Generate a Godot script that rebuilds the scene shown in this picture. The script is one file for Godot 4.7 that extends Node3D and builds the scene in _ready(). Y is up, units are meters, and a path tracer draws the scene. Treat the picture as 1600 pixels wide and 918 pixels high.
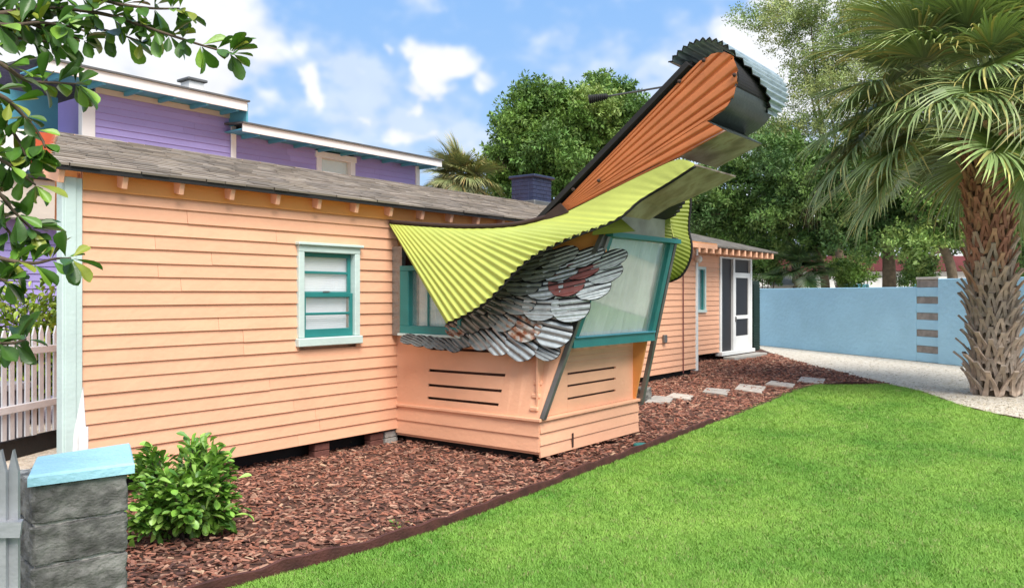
extends Node3D
# A peach cottage with a winged bay addition, seen across its lawn.
# House frame: x runs along the cottage's front wall (u), y is up, z points out of that wall (n).
const FOC := 1300.0
const EYE := 1.75
var HX := Vector3(0.60664, 0, -0.79498)
var HZ := Vector3(0.79498, 0, 0.60664)
var HT: Transform3D
var WT := Transform3D.IDENTITY
var offs := {}
var names := {}
var rng := RandomNumberGenerator.new()
var M := {}
var grain_n: Texture2D

# ---------- measuring helpers: a sight line of the survey photograph cut with a known plane ----------
func at(px: float, py: float, d: float) -> Vector3:
	return Vector3((px - 800.0) / FOC * d, EYE - (py - 460.0) / FOC * d, -d)
func gp(px: float, py: float, y := 0.0) -> Vector3:
	return at(px, py, (EYE - y) * FOC / (py - 460.0))
func hray(px, py) -> Vector3:
	var r := Vector3((px - 800.0) / FOC, -(py - 460.0) / FOC, -1)
	return Vector3(r.dot(HX), r.y, r.dot(HZ))
func hn(px, py, n) -> Vector3:
	var r := hray(px, py)
	return Vector3(0, EYE, 7) + r * ((n - 7.0) / r.z)
func hu(px, py, u) -> Vector3:
	var r := hray(px, py)
	return Vector3(0, EYE, 7) + r * (u / r.x)

# ---------- scene tree helpers ----------
func numbered(n: String) -> String:
	if not names.has(n):
		names[n] = 0
		return n
	names[n] += 1
	return "%s_%03d" % [n, names[n]]
func thing(called: String, label: String, category: String, frame: Transform3D, off: Vector3, group := "") -> Node3D:
	var o := Node3D.new()
	o.name = numbered(called)
	add_child(o)
	o.transform = frame * Transform3D(Basis(), off)
	offs[o] = off
	tag(o, label, category, group)
	return o
func tag(o: Node, label: String, category: String, group := ""):
	o.set_meta("label", label)
	o.set_meta("category", category)
	if group != "":
		o.set_meta("group", group)
func part(parent: Node3D, called: String, mesh: Mesh, mat: Material, xf := Transform3D.IDENTITY) -> MeshInstance3D:
	var m := MeshInstance3D.new()
	m.name = called
	m.mesh = mesh
	if mat:
		m.material_override = mat
	parent.add_child(m, true)
	m.transform = Transform3D(Basis(), -offs.get(parent, Vector3.ZERO)) * xf
	return m
func struct(called: String, mesh: Mesh, mat: Material, xf := Transform3D.IDENTITY) -> MeshInstance3D:
	var m := part(self, called, mesh, mat, xf)
	m.set_meta("kind", "structure")
	return m
func multi(parent: Node3D, called: String, mesh: Mesh, mat: Material, xfs: Array, cols: Array) -> MultiMeshInstance3D:
	var mm := MultiMesh.new()
	mm.transform_format = MultiMesh.TRANSFORM_3D
	mm.use_colors = true
	mm.mesh = mesh
	mm.instance_count = xfs.size()
	for i in xfs.size():
		mm.set_instance_transform(i, xfs[i])
		mm.set_instance_color(i, cols[i])
	var o := MultiMeshInstance3D.new()
	o.name = called
	o.multimesh = mm
	o.material_override = mat
	parent.add_child(o, true)
	o.position = -offs.get(parent, Vector3.ZERO)
	return o

# ---------- mesh builder ----------
class MB:
	var st := SurfaceTool.new()
	var col := Color(1, 1, 1)
	func _init(smooth := false):
		st.begin(Mesh.PRIMITIVE_TRIANGLES)
		st.set_smooth_group(0 if smooth else -1)
	func tri(a: Vector3, b: Vector3, c: Vector3):
		for p in [a, b, c]:
			st.set_color(col)
			st.add_vertex(p)
	func quad(a, b, c, d):
		tri(a, b, c)
		tri(a, c, d)
	func face(pts: Array, inside: Vector3):
		var a: Vector3 = pts[0]
		var nn: Vector3 = (a - pts[2]).cross(a - pts[1])
		if nn.dot(a - inside) < 0:
			pts = pts.duplicate()
			pts.reverse()
		for i in range(1, pts.size() - 1):
			tri(pts[0], pts[i], pts[i + 1])
	# eight corners: lower ring of four, upper ring of four
	func hexa(p: Array):
		var c := Vector3.ZERO
		for q in p:
			c += q / 8.0
		for f in [[0, 1, 2, 3], [4, 5, 6, 7], [0, 1, 5, 4], [1, 2, 6, 5], [2, 3, 7, 6], [3, 0, 4, 7]]:
			face([p[f[0]], p[f[1]], p[f[2]], p[f[3]]], c)
	func box(lo: Vector3, hi: Vector3, bev := 0.0, xf := Transform3D.IDENTITY):
		var c := (lo + hi) / 2
		var h := (hi - lo).abs() / 2
		var cc := xf * c
		if bev <= 0.0:
			var p := []
			for y in [-1, 1]:
				for s in [[-1, -1], [1, -1], [1, 1], [-1, 1]]:
					p.append(xf * (c + Vector3(s[0] * h.x, y * h.y, s[1] * h.z)))
			hexa(p)
			return
		bev = min(bev, min(h.x, min(h.y, h.z)) * 0.9)
		for ax in 3:
			var b := (ax + 1) % 3
			var d := (ax + 2) % 3
			for s in [-1, 1]:
				var f := []
				for q in [[-1, -1], [1, -1], [1, 1], [-1, 1]]:
					var v := Vector3.ZERO
					v[ax] = s * h[ax]
					v[b] = q[0] * (h[b] - bev)
					v[d] = q[1] * (h[d] - bev)
					f.append(xf * (c + v))
				face(f, cc)
			for s in [-1, 1]:
				for t in [-1, 1]:
					var f2 := []
					for q in [[0, -1], [0, 1], [1, 1], [1, -1]]:
						var v := Vector3.ZERO
						v[b] = s * (h[b] - (bev if q[0] == 1 else 0.0))
						v[d] = t * (h[d] - (0.0 if q[0] == 1 else bev))
						v[ax] = q[1] * (h[ax] - bev)
						f2.append(xf * (c + v))
					face(f2, cc)
		for sx in [-1, 1]:
			for sy in [-1, 1]:
				for sz in [-1, 1]:
					var f3 := []
					for k in 3:
						var v := Vector3(sx * (h.x - bev), sy * (h.y - bev), sz * (h.z - bev))
						v[k] = [sx, sy, sz][k] * h[k]
						f3.append(xf * (c + v))
					face(f3, cc)
	func tube(pts: Array, r0: float, r1: float, sides := 8, cap := true):
		var rings := []
		var n := pts.size()
		for i in n:
			var t: Vector3 = (pts[min(i + 1, n - 1)] - pts[max(i - 1, 0)]).normalized()
			var a := t.cross(Vector3.UP if abs(t.y) < 0.9 else Vector3.RIGHT).normalized()
			var b := t.cross(a).normalized()
			var r := lerpf(r0, r1, float(i) / max(1, n - 1))
			var ring := []
			for k in sides:
				var w := TAU * k / sides
				ring.append(pts[i] + (a * cos(w) + b * sin(w)) * r)
			rings.append(ring)
		for i in n - 1:
			for k in sides:
				var k2 := (k + 1) % sides
				quad(rings[i][k], rings[i][k2], rings[i + 1][k2], rings[i + 1][k])
		if cap:
			for e in [0, n - 1]:
				for k in range(1, sides - 1):
					tri(rings[e][0], rings[e][k], rings[e][k + 1])
	# a bar of square section between two points
	func bar(a: Vector3, b: Vector3, side: Vector3, w: float, t: float):
		var d := (b - a).normalized()
		var s := (side - d * side.dot(d)).normalized() * w / 2
		var o := d.cross(s).normalized() * t / 2
		hexa([a - s - o, a + s - o, a + s + o, a - s + o, b - s - o, b + s - o, b + s + o, b - s + o])
	func grid(rows: Array):
		for i in rows.size() - 1:
			for k in rows[i].size() - 1:
				quad(rows[i][k], rows[i][k + 1], rows[i + 1][k + 1], rows[i + 1][k])
	# flat outline with thickness (convex or not), given in 3D, pushed along d
	func slab(pts: Array, d: Vector3):
		var nrm := Vector3.ZERO
		for i in pts.size():
			nrm += (pts[i] as Vector3).cross(pts[(i + 1) % pts.size()])
		nrm = nrm.normalized()
		var ax: Vector3 = (pts[1] - pts[0]).normalized()
		var ay := nrm.cross(ax)
		var p2 := PackedVector2Array()
		for p in pts:
			p2.append(Vector2((p - pts[0]).dot(ax), (p - pts[0]).dot(ay)))
		var idx := Geometry2D.triangulate_polygon(p2)
		for i in range(0, idx.size(), 3):
			tri(pts[idx[i]], pts[idx[i + 1]], pts[idx[i + 2]])
			tri(pts[idx[i + 2]] + d, pts[idx[i + 1]] + d, pts[idx[i]] + d)
		for i in pts.size():
			var j := (i + 1) % pts.size()
			quad(pts[i], pts[j], pts[j] + d, pts[i] + d)
	func done() -> ArrayMesh:
		st.generate_normals()
		return st.commit()

func boxm(lo: Vector3, hi: Vector3, bev := 0.0) -> ArrayMesh:
	var b := MB.new()
	b.box(lo, hi, bev)
	return b.done()

func poly_sheet(pts: Array, y: float) -> ArrayMesh:
	var p2 := PackedVector2Array()
	for p in pts:
		p2.append(Vector2(p.x, p.z))
	var idx := Geometry2D.triangulate_polygon(p2)
	var b := MB.new()
	for i in range(0, idx.size(), 3):
		var t := [pts[idx[i]], pts[idx[i + 1]], pts[idx[i + 2]]]
		var f := []
		for q in t:
			f.append(Vector3(q.x, y, q.z))
		b.face(f, Vector3(f[0].x, y - 5, f[0].z))
	return b.done()

func smooth_line(pts: Array, steps: int) -> Array:
	var out := []
	var n := pts.size()
	for i in n - 1:
		var a = pts[max(i - 1, 0)]
		var b = pts[i]
		var c = pts[i + 1]
		var d = pts[min(i + 2, n - 1)]
		for k in steps:
			out.append(b.cubic_interpolate(c, a, d, float(k) / steps))
	out.append(pts[n - 1])
	return out
func along(pts: Array, t: float) -> Vector3:
	var f := clampf(t, 0, 1) * (pts.size() - 1)
	var i := int(min(floor(f), pts.size() - 2))
	return pts[i].lerp(pts[i + 1], f - i)
func even(pts: Array, count: int) -> Array:
	var acc := [0.0]
	for i in range(1, pts.size()):
		acc.append(acc[i - 1] + pts[i].distance_to(pts[i - 1]))
	var out := []
	var j := 0
	for k in count + 1:
		var s: float = acc[-1] * k / count
		while j < pts.size() - 2 and acc[j + 1] < s:
			j += 1
		out.append(pts[j].lerp(pts[j + 1], clampf((s - acc[j]) / max(acc[j + 1] - acc[j], 1e-6), 0, 1)))
	return out

# ---------- materials ----------
func lin(r: float, g: float, b: float, a := 1.0) -> Color:
	var c := Color(r, g, b).linear_to_srgb()
	c.a = a
	return c
func noise_tex(freq: float, seed_: int, ramp: Array, size := 512, octaves := 4, kind := FastNoiseLite.TYPE_SIMPLEX_SMOOTH) -> NoiseTexture2D:
	var f := FastNoiseLite.new()
	f.noise_type = kind
	f.seed = seed_
	f.frequency = freq
	f.fractal_octaves = octaves
	var t := NoiseTexture2D.new()
	t.width = size
	t.height = size
	t.seamless = true
	t.noise = f
	var g := Gradient.new()
	var os := PackedFloat32Array()
	var cs := PackedColorArray()
	for r in ramp:
		os.append(r[0])
		cs.append(r[1])
	g.offsets = os
	g.colors = cs
	t.color_ramp = g
	return t
func normal_tex(freq: float, seed_: int, strength: float, octaves := 4) -> NoiseTexture2D:
	var f := FastNoiseLite.new()
	f.noise_type = FastNoiseLite.TYPE_SIMPLEX_SMOOTH
	f.seed = seed_
	f.frequency = freq
	f.fractal_octaves = octaves
	var t := NoiseTexture2D.new()
	t.width = 512
	t.height = 512
	t.seamless = true
	t.as_normal_map = true
	t.bump_strength = strength
	t.noise = f
	return t
# one coat of a colour with faint unevenness; c is a linear base colour
func coat(c: Vector3, rough := 0.7, vary := 0.08, scale := 0.7, seed_ := 1, metal := 0.0, relief := 0.12) -> StandardMaterial3D:
	var m := StandardMaterial3D.new()
	var a := c * (1.0 - vary)
	var b := c * (1.0 + vary)
	m.albedo_texture = noise_tex(0.012, seed_, [[0.2, lin(a.x, a.y, a.z)], [0.55, lin(c.x, c.y, c.z)], [0.85, lin(b.x, b.y, b.z)]], 256, 5)
	m.uv1_triplanar = true
	m.uv1_world_triplanar = true
	m.uv1_scale = Vector3.ONE * scale
	m.roughness = rough
	m.metallic = metal
	if relief > 0:
		m.normal_enabled = true
		m.normal_texture = grain_n
		m.normal_scale = relief
	return m
func plain(c: Vector3, rough := 0.7, metal := 0.0) -> StandardMaterial3D:
	var m := StandardMaterial3D.new()
	m.albedo_color = lin(c.x, c.y, c.z)
	m.roughness = rough
	m.metallic = metal
	return m
func tinted(m: StandardMaterial3D) -> StandardMaterial3D:
	m.vertex_color_use_as_albedo = true
	return m
func leafmat(rough := 0.45, back := 0.5) -> StandardMaterial3D:
	var m := plain(Vector3(1, 1, 1), rough)
	m.vertex_color_use_as_albedo = true
	m.backlight_enabled = true
	m.backlight = Color(back, back, back * 0.6)
	return m

func make_sky() -> PanoramaSkyMaterial:
	var w := 2048
	var h := 1024
	var im := Image.create(w, h, false, Image.FORMAT_RGBF)
	var n1 := FastNoiseLite.new()
	n1.seed = 11
	n1.frequency = 1.0
	n1.fractal_octaves = 6
	n1.fractal_gain = 0.52
	var n2 := FastNoiseLite.new()
	n2.seed = 5
	n2.frequency = 2.2
	n2.fractal_octaves = 5
	# cloud banks seen in the photograph: sight line (pixel), radii in pixels, weight
	var puffs := []
	for p in [[695, 112, 56, 50, 1.0], [760, 132, 55, 22, 0.68], [645, 145, 50, 22, 0.68], [500, 140, 36, 42, 0.85], [530, 118, 30, 20, 0.5], [592, 72, 40, 15, 0.62], [545, 26, 28, 12, 0.45], [725, 0, 45, 7, 0.4],
			[250, 80, 210, 150, 1.1], [60, 60, 260, 170, 1.1], [380, 70, 45, 60, 0.6], [550, 192, 26, 16, 0.5], [645, 210, 60, 16, 0.6], [560, 240, 180, 16, 0.4], [730, 245, 120, 26, 0.45], [1090, 80, 90, 60, 0.45], [1010, 165, 80, 40, 0.4], [1270, 100, 170, 160, 1.0], [1500, 200, 300, 260, 1.1], [465, 70, 24, 20, 0.55], [575, 205, 34, 14, 0.6], [430, 140, 30, 22, 0.5], [860, 160, 40, 14, 0.5]]:
		puffs.append(p)
	for j in h:
		var el := (0.5 - (j + 0.5) / h) * PI
		for i in w:
			var az := (i + 0.5) / w * TAU
			var d := Vector3(sin(az) * cos(el), sin(el), -cos(az) * cos(el))
			var up := maxf(d.y, 0.0)
			var t := clampf(up / 0.55, 0, 1)
			var c := Vector3(0.50, 0.70, 0.92).lerp(Vector3(0.17, 0.39, 0.80), pow(t, 0.62))
			var wob := n1.get_noise_3d(d.x * 6.0, d.y * 9.0, d.z * 6.0)
			var fine := n2.get_noise_3d(d.x * 7.0, d.y * 11.0, d.z * 7.0)
			var cover := 0.0
			var ahead := 0.0
			if d.z < -0.2:
				var px := 800.0 + d.x / -d.z * FOC
				var py := 460.0 - d.y / -d.z * FOC
				ahead = clampf((-d.z - 0.2) / 0.35, 0, 1)
				px += 70.0 * n1.get_noise_3d(d.x * 9.0 + 7.0, d.y * 9.0, d.z * 9.0) + 26.0 * fine
				py += 46.0 * n1.get_noise_3d(d.x * 9.0, d.y * 9.0 + 5.0, d.z * 9.0) - 20.0 * fine
				if px > -700 and px < 2300 and py > -500:
					for p in puffs:
						var ex: float = (px - p[0]) / p[2]
						var ey: float = (py - p[1]) / p[3]
						var q := ex * ex + ey * ey
						if q < 6.0:
							cover = maxf(cover, p[4] * exp(-q * 0.8))
				cover = clampf((cover * 1.25 + wob * 0.34 + fine * 0.5 - 0.40) * 1.9, 0, 1) * ahead
				cover = maxf(cover, clampf(0.24 + wob * 0.75 + fine * 0.4, 0, 0.48) * ahead)
			var wide := clampf((0.62 + wob * 0.9 + fine * 0.3 - 0.25) * 1.6, 0, 1)
			cover = maxf(cover, wide * (1.0 - ahead))
			cover = clampf(cover, 0, 1)
			cover = cover * cover * (3 - 2 * cover)
			var white := Vector3(0.94, 0.95, 0.97) * (0.93 + 0.12 * fine)
			var haze := pow(1.0 - t, 6.0) * 0.5
			c = c.lerp(Vector3(0.88, 0.92, 0.97), haze)
			c = c.lerp(white, cover * 0.95)
			if d.y < 0:
				c = c.lerp(Vector3(0.5, 0.52, 0.5), clampf(-d.y * 6.0, 0, 1))
			c *= 0.91
			im.set_pixel(i, j, Color(c.x, c.y, c.z))
	var m := PanoramaSkyMaterial.new()
	m.panorama = ImageTexture.create_from_image(im)
	return m

func _ready():
	rng.seed = 7
	HT = Transform3D(Basis(HX, Vector3.UP, HZ), HZ * -7.0)
	var cam := Camera3D.new()
	cam.position = Vector3(0, EYE, 0)
	cam.fov = rad_to_deg(2.0 * atan(459.0 / FOC))
	cam.near = 0.05
	cam.far = 600
	add_child(cam)
	cam.current = true
	var env := Environment.new()
	env.background_mode = Environment.BG_SKY
	var sky := Sky.new()
	sky.sky_material = make_sky()
	env.sky = sky
	env.tonemap_mode = Environment.TONE_MAPPER_LINEAR
	env.tonemap_exposure = 1.3
	env.sdfgi_enabled = true
	env.ssao_enabled = true
	env.ssil_enabled = true
	var we := WorldEnvironment.new()
	we.environment = env
	add_child(we)
	var sun := DirectionalLight3D.new()
	sun.light_energy = 1.3
	sun.light_angular_distance = 34
	sun.light_color = Color(1.0, 0.975, 0.94)
	sun.shadow_enabled = true
	add_child(sun)
	sun.look_at_from_position(Vector3(0.42, 1.25, 0.9), Vector3.ZERO)
	make_materials()
	build_ground()
	build_cottage()
	build_far_wing()
	build_bay()
	build_purple_house()
	build_blue_wall()
	build_background()
	build_palm()
	build_fences()
	build_plants()
	build_ground_cover()

func make_materials():
	grain_n = normal_tex(0.05, 3, 6.0)
	M.peach = []
	for i in 4:
		var v: float = [1.0, 0.965, 1.03, 0.985][i]
		M.peach.append(coat(Vector3(0.81, 0.435, 0.268) * v, 0.62, 0.06, 0.5, 20 + i, 0.0, 0.16))
	M.eave = coat(Vector3(0.78, 0.33, 0.09), 0.6, 0.06, 0.6, 31)
	M.purple = []
	for i in 3:
		M.purple.append(coat(Vector3(0.35, 0.30, 0.61) * [1.0, 0.94, 1.05][i], 0.65, 0.06, 0.4, 40 + i))
	M.white = coat(Vector3(0.78, 0.78, 0.76), 0.6, 0.05, 0.6, 50)
	M.fencewhite = coat(Vector3(0.60, 0.62, 0.66), 0.6, 0.10, 0.9, 51)
	M.aqua = coat(Vector3(0.55, 0.67, 0.63), 0.6, 0.06, 0.7, 52)
	M.teal = coat(Vector3(0.02, 0.20, 0.19), 0.5, 0.10, 0.9, 53)
	M.tealblue = coat(Vector3(0.09, 0.33, 0.42), 0.6, 0.08, 0.6, 54)
	M.bluewall = coat(Vector3(0.40, 0.68, 0.84), 0.75, 0.05, 0.25, 55, 0.0, 0.3)
	M.capblue = coat(Vector3(0.40, 0.72, 0.83), 0.6, 0.06, 0.9, 56, 0.0, 0.5)
	M.navy = coat(Vector3(0.022, 0.030, 0.075), 0.6, 0.25, 1.2, 57)
	M.black = coat(Vector3(0.014, 0.013, 0.013), 0.8, 0.2, 1.0, 58)
	M.darkwood = coat(Vector3(0.045, 0.022, 0.016), 0.8, 0.2, 1.0, 59)
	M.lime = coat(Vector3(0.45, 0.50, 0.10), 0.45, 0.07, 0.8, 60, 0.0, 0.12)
	M.limeshade = coat(Vector3(0.25, 0.30, 0.035), 0.5, 0.08, 0.8, 61, 0.0, 0.12)  # shaded copy of the lime, shade put into the colour
	M.orange = coat(Vector3(0.53, 0.165, 0.05), 0.5, 0.12, 0.8, 62, 0.0, 0.15)
	M.steel = coat(Vector3(0.17, 0.17, 0.165), 0.45, 0.25, 1.0, 63, 0.5)
	M.slate = coat(Vector3(0.05, 0.065, 0.062), 0.4, 0.25, 0.8, 64, 0.3)
	# weathered plywood and galvanised sheet
	M.ply = plain(Vector3(1, 1, 1), 0.4, 0.15)
	M.ply.albedo_texture = noise_tex(0.006, 71, [[0.15, lin(0.16, 0.105, 0.075)], [0.45, lin(0.36, 0.26, 0.19)], [0.7, lin(0.50, 0.42, 0.35)], [0.9, lin(0.28, 0.17, 0.10)]], 512, 5)
	M.ply.uv1_triplanar = true
	M.ply.uv1_world_triplanar = true
	M.ply.uv1_scale = Vector3.ONE * 0.9
	M.tin = []
	for i in 3:
		var t := plain(Vector3(1, 1, 1), 0.4, 0.6)
		var k: float = [0.82, 0.66, 0.5][i]  # darker tones carry the shade of the left-hand scales
		t.albedo_texture = noise_tex(0.02, 74 + i, [[0.1, lin(0.40 * k, 0.43 * k, 0.44 * k)], [0.5, lin(0.55 * k, 0.60 * k, 0.61 * k)], [0.8, lin(0.66 * k, 0.72 * k, 0.73 * k)], [0.95 - 0.08 * i, lin(0.42 * k, 0.36 * k, 0.30 * k)]], 512, 5)
		t.uv1_triplanar = true
		t.uv1_world_triplanar = true
		t.uv1_scale = Vector3.ONE * 1.2
		M.tin.append(t)
	M.tinrust = plain(Vector3(1, 1, 1), 0.6, 0.3)
	M.tinrust.albedo_texture = noise_tex(0.014, 79, [[0.3, lin(0.45, 0.47, 0.46)], [0.5, lin(0.36, 0.27, 0.2)], [0.58, lin(0.27, 0.09, 0.035)], [0.8, lin(0.15, 0.045, 0.025)]], 512, 4)
	M.tinrust.uv1_triplanar = true
	M.tinrust.uv1_world_triplanar = true
	M.tinrust.uv1_scale = Vector3.ONE * 1.5
	M.maroon = coat(Vector3(0.20, 0.062, 0.055), 0.6, 0.2, 1.5, 80)
	M.brick = coat(Vector3(0.16, 0.06, 0.045), 0.85, 0.3, 1.5, 81, 0.0, 0.8)
	M.concrete = coat(Vector3(0.42, 0.40, 0.36), 0.85, 0.15, 1.2, 82, 0.0, 0.8)
	M.block = coat(Vector3(0.175, 0.17, 0.155), 0.9, 0.65, 2.6, 83, 0.0, 1.0)
	M.paver = coat(Vector3(0.55, 0.50, 0.43), 0.85, 0.15, 1.2, 84, 0.0, 0.7)
	M.edging = coat(Vector3(0.075, 0.024, 0.018), 0.75, 0.35, 1.6, 85, 0.0, 0.6)
	M.screen = plain(Vector3(0.022, 0.020, 0.024), 0.55)
	M.silver = coat(Vector3(0.42, 0.43, 0.45), 0.45, 0.15, 1.5, 86, 0.35)
	M.glass = plain(Vector3(0.85, 0.95, 0.92), 0.03)
	M.glass.transparency = BaseMaterial3D.TRANSPARENCY_ALPHA
	M.glass.albedo_color.a = 0.10
	M.glass.metallic_specular = 0.6
	M.blind = plain(Vector3(0.86, 0.87, 0.92), 0.6)
	M.curtain = coat(Vector3(0.74, 0.80, 0.72), 0.8, 0.10, 0.7, 87)
	M.bark = coat(Vector3(0.13, 0.095, 0.06), 0.9, 0.35, 1.3, 88, 0.0, 1.0)
	M.twig = coat(Vector3(0.10, 0.07, 0.045), 0.85, 0.3, 1.5, 89, 0.0, 0.6)
	M.shingledark = coat(Vector3(0.10, 0.10, 0.095), 0.9, 0.3, 0.8, 35, 0.0, 1.0)
	M.redroof = coat(Vector3(0.17, 0.035, 0.04), 0.6, 0.15, 0.4, 90)
	M.paletan = coat(Vector3(0.55, 0.50, 0.43), 0.7, 0.06, 0.5, 91)
	M.shingle = tinted(plain(Vector3(1, 1, 1), 0.92))
	M.leaf = leafmat(0.42, 0.5)
	M.farleaf = leafmat(0.55, 0.45)
	M.grass = leafmat(0.6, 0.45)
	M.mulchchip = tinted(plain(Vector3(1, 1, 1), 0.8))
	M.boot = []
	for i in 5:
		var c: Vector3 = [Vector3(0.43, 0.22, 0.15), Vector3(0.34, 0.16, 0.11), Vector3(0.48, 0.29, 0.18), Vector3(0.46, 0.36, 0.28), Vector3(0.38, 0.31, 0.25)][i]
		M.boot.append(coat(c, 0.85, 0.3, 2.0, 92 + i, 0.0, 0.8))

# ---------------------------------------------------------------- ground
var edge_line := []
var mulch_poly := []
var lawn_poly := []
func build_ground():
	var sand := plain(Vector3(1, 1, 1), 0.95)
	sand.albedo_texture = noise_tex(0.03, 101, [[0.2, lin(0.56, 0.49, 0.38)], [0.5, lin(0.70, 0.63, 0.52)], [0.8, lin(0.78, 0.72, 0.62)]], 512, 6)
	sand.uv1_triplanar = true
	sand.uv1_world_triplanar = true
	sand.uv1_scale = Vector3.ONE * 0.4
	sand.normal_enabled = true
	sand.normal_texture = normal_tex(0.09, 8, 10.0, 5)
	sand.normal_scale = 0.8
	struct("ground", boxm(Vector3(-250, -0.6, -420), Vector3(250, -0.004, 60)), sand)
	var px := [[632, 850], [728, 816], [824, 780], [920, 742], [1016, 705], [1092, 675], [1158, 650], [1205, 631], [1240, 616], [1272, 607], [1305, 603], [1345, 602], [1390, 606], [1440, 617], [1500, 638], [1560, 653], [1640, 668], [1800, 700]]
	var e := [Vector3(-3.3, 0, -2.6), Vector3(-2.5, 0, -3.9), gp(392, 918)]
	for p in px:
		e.append(gp(p[0], p[1]))
	edge_line = even(smooth_line(e, 6), 150)
	# bark bed between the edging and the house
	var cut := 0
	for i in edge_line.size():
		if edge_line[i].x < gp(1345, 602).x:
			cut = i
	mulch_poly = edge_line.slice(0, cut + 1)
	for p in [[1400, 604], [1340, 590], [1270, 573], [1215, 556], [1192, 547], [1180, 543]]:
		mulch_poly.append(gp(p[0], p[1]))
	mulch_poly.append(HT * Vector3(22.5, 0, -4))
	mulch_poly.append(HT * Vector3(3.2, 0, -1.5))
	mulch_poly.append(Vector3(-4.6, 0, -6.6))
	mulch_poly.append(Vector3(-3.6, 0, -4.4))
	var soil := coat(Vector3(0.10, 0.045, 0.028), 0.95, 0.5, 1.6, 102, 0.0, 1.0)
	struct("mulch_bed", poly_sheet(mulch_poly, 0.004), soil)
	lawn_poly = edge_line.duplicate()
	lawn_poly.append(Vector3(16, 0, -6))
	lawn_poly.append(Vector3(16, 0, 4))
	lawn_poly.append(Vector3(-3.3, 0, 4))
	var turf := coat(Vector3(0.055, 0.13, 0.022), 0.95, 0.3, 0.6, 103, 0.0, 1.0)
	struct("lawn_soil", poly_sheet(lawn_poly, 0.008), turf)
	# the low edging board: one bent strip with a ragged top
	var b := MB.new()
	var wob := FastNoiseLite.new()
	wob.seed = 4
	wob.frequency = 0.9
	var prev := []
	for i in edge_line.size():
		var p: Vector3 = edge_line[i]
		var t: Vector3 = (edge_line[min(i + 1, edge_line.size() - 1)] - edge_line[max(i - 1, 0)]).normalized()
		var s := t.cross(Vector3.UP) * 0.014
		var hh := 0.105 + 0.03 * wob.get_noise_2d(i * 1.3, 0)
		if p.z < -11.0:
			hh *= 0.55
		var q := p + s * wob.get_noise_2d(0, i * 2.0) * 0.8
		var ring := [q - s - Vector3(0, 0.05, 0), q - s + Vector3(0, hh - 0.004, 0), q - s * 0.5 + Vector3(0, hh, 0), q + s * 0.5 + Vector3(0, hh, 0), q + s + Vector3(0, hh - 0.004, 0), q + s - Vector3(0, 0.05, 0)]
		if prev.size() > 0:
			for k in 5:
				b.quad(prev[k], ring[k], ring[k + 1], prev[k + 1])
		prev = ring
	var ed := thing("garden_edging", "dark brown edging strip curving between the bark bed and the lawn", "edging", WT, edge_line[40])
	part(ed, "strip", b.done(), M.edging)
	# stepping stones across the bark
	var labels := ["rough grey concrete piece lying flat just right of the bay", "long pale paver next to the rough concrete piece", "thin grey paver, first of the row beyond the gap", "largest pale stone paver in the stepping row", "pale paver just beyond the largest stepping stone", "farthest stepping stone, nearest the lawn's far tip"]
	var st := [[1022, 618, 1052, 621, 1048, 628, 1008, 628], [1052, 614, 1084, 618, 1078, 624, 1040, 620], [1104, 606, 1142, 609, 1136, 617, 1098, 612], [1156, 600, 1197, 604, 1190, 614, 1148, 608], [1205, 595, 1243, 600, 1238, 605, 1196, 600], [1252, 589, 1290, 592, 1286, 599, 1246, 596]]
	for i in st.size():
		var q := []
		for k in 4:
			q.append(gp(st[i][k * 2], st[i][k * 2 + 1], 0.045))
		var o := thing("stepping_stone", labels[i], "paver", WT, Vector3(q[0].x, 0, q[0].z), "stepping stones in the bark bed")
		var mb := MB.new()
		var c: Vector3 = (q[0] + q[1] + q[2] + q[3]) / 4
		var lowr := []
		var upr := []
		var topr := []
		for k in 4:
			lowr.append(q[k] - Vector3(0, 0.06, 0))
			upr.append(q[k] - Vector3(0, 0.008, 0))
			topr.append(q[k].lerp(c, 0.03))
		mb.hexa([lowr[0], lowr[1], lowr[2], lowr[3], upr[0], upr[1], upr[2], upr[3]])
		for k in 4:
			mb.face([upr[k], upr[(k + 1) % 4], topr[(k + 1) % 4], topr[k]], c - Vector3(0, 0.5, 0))
		mb.face(topr, c - Vector3(0, 0.5, 0))
		part(o, "slab", mb.done(), M.concrete if i in [0, 2] else M.paver)
	# rough block beside the bay's rear corner
	var rb := thing("rubble_block", "rough grey concrete lump at the foot of the bay's right post", "block", WT, gp(1003, 628))
	part(rb, "lump", rough_block(Vector3(0.22, 0.26, 0.22), 0.03, 5), M.block, Transform3D(Basis(Vector3.UP, 0.5), gp(1004, 628) + Vector3(0, 0.1, 0)))
	# green lid of the irrigation box
	var lid := thing("valve_lid", "small dark green round lid lying on the bark", "lid", WT, gp(1001, 699))
	var lb := MB.new(true)
	var rings := []
	for r in [[0.085, 0.0], [0.085, 0.03], [0.075, 0.042], [0.0, 0.048]]:
		var row := []
		for k in 17:
			row.append(gp(1001, 699) + Vector3(cos(TAU * k / 16) * r[0], r[1], sin(TAU * k / 16) * r[0]))
		rings.append(row)
	lb.grid(rings)
	part(lid, "lid", lb.done(), M.teal)

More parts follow.
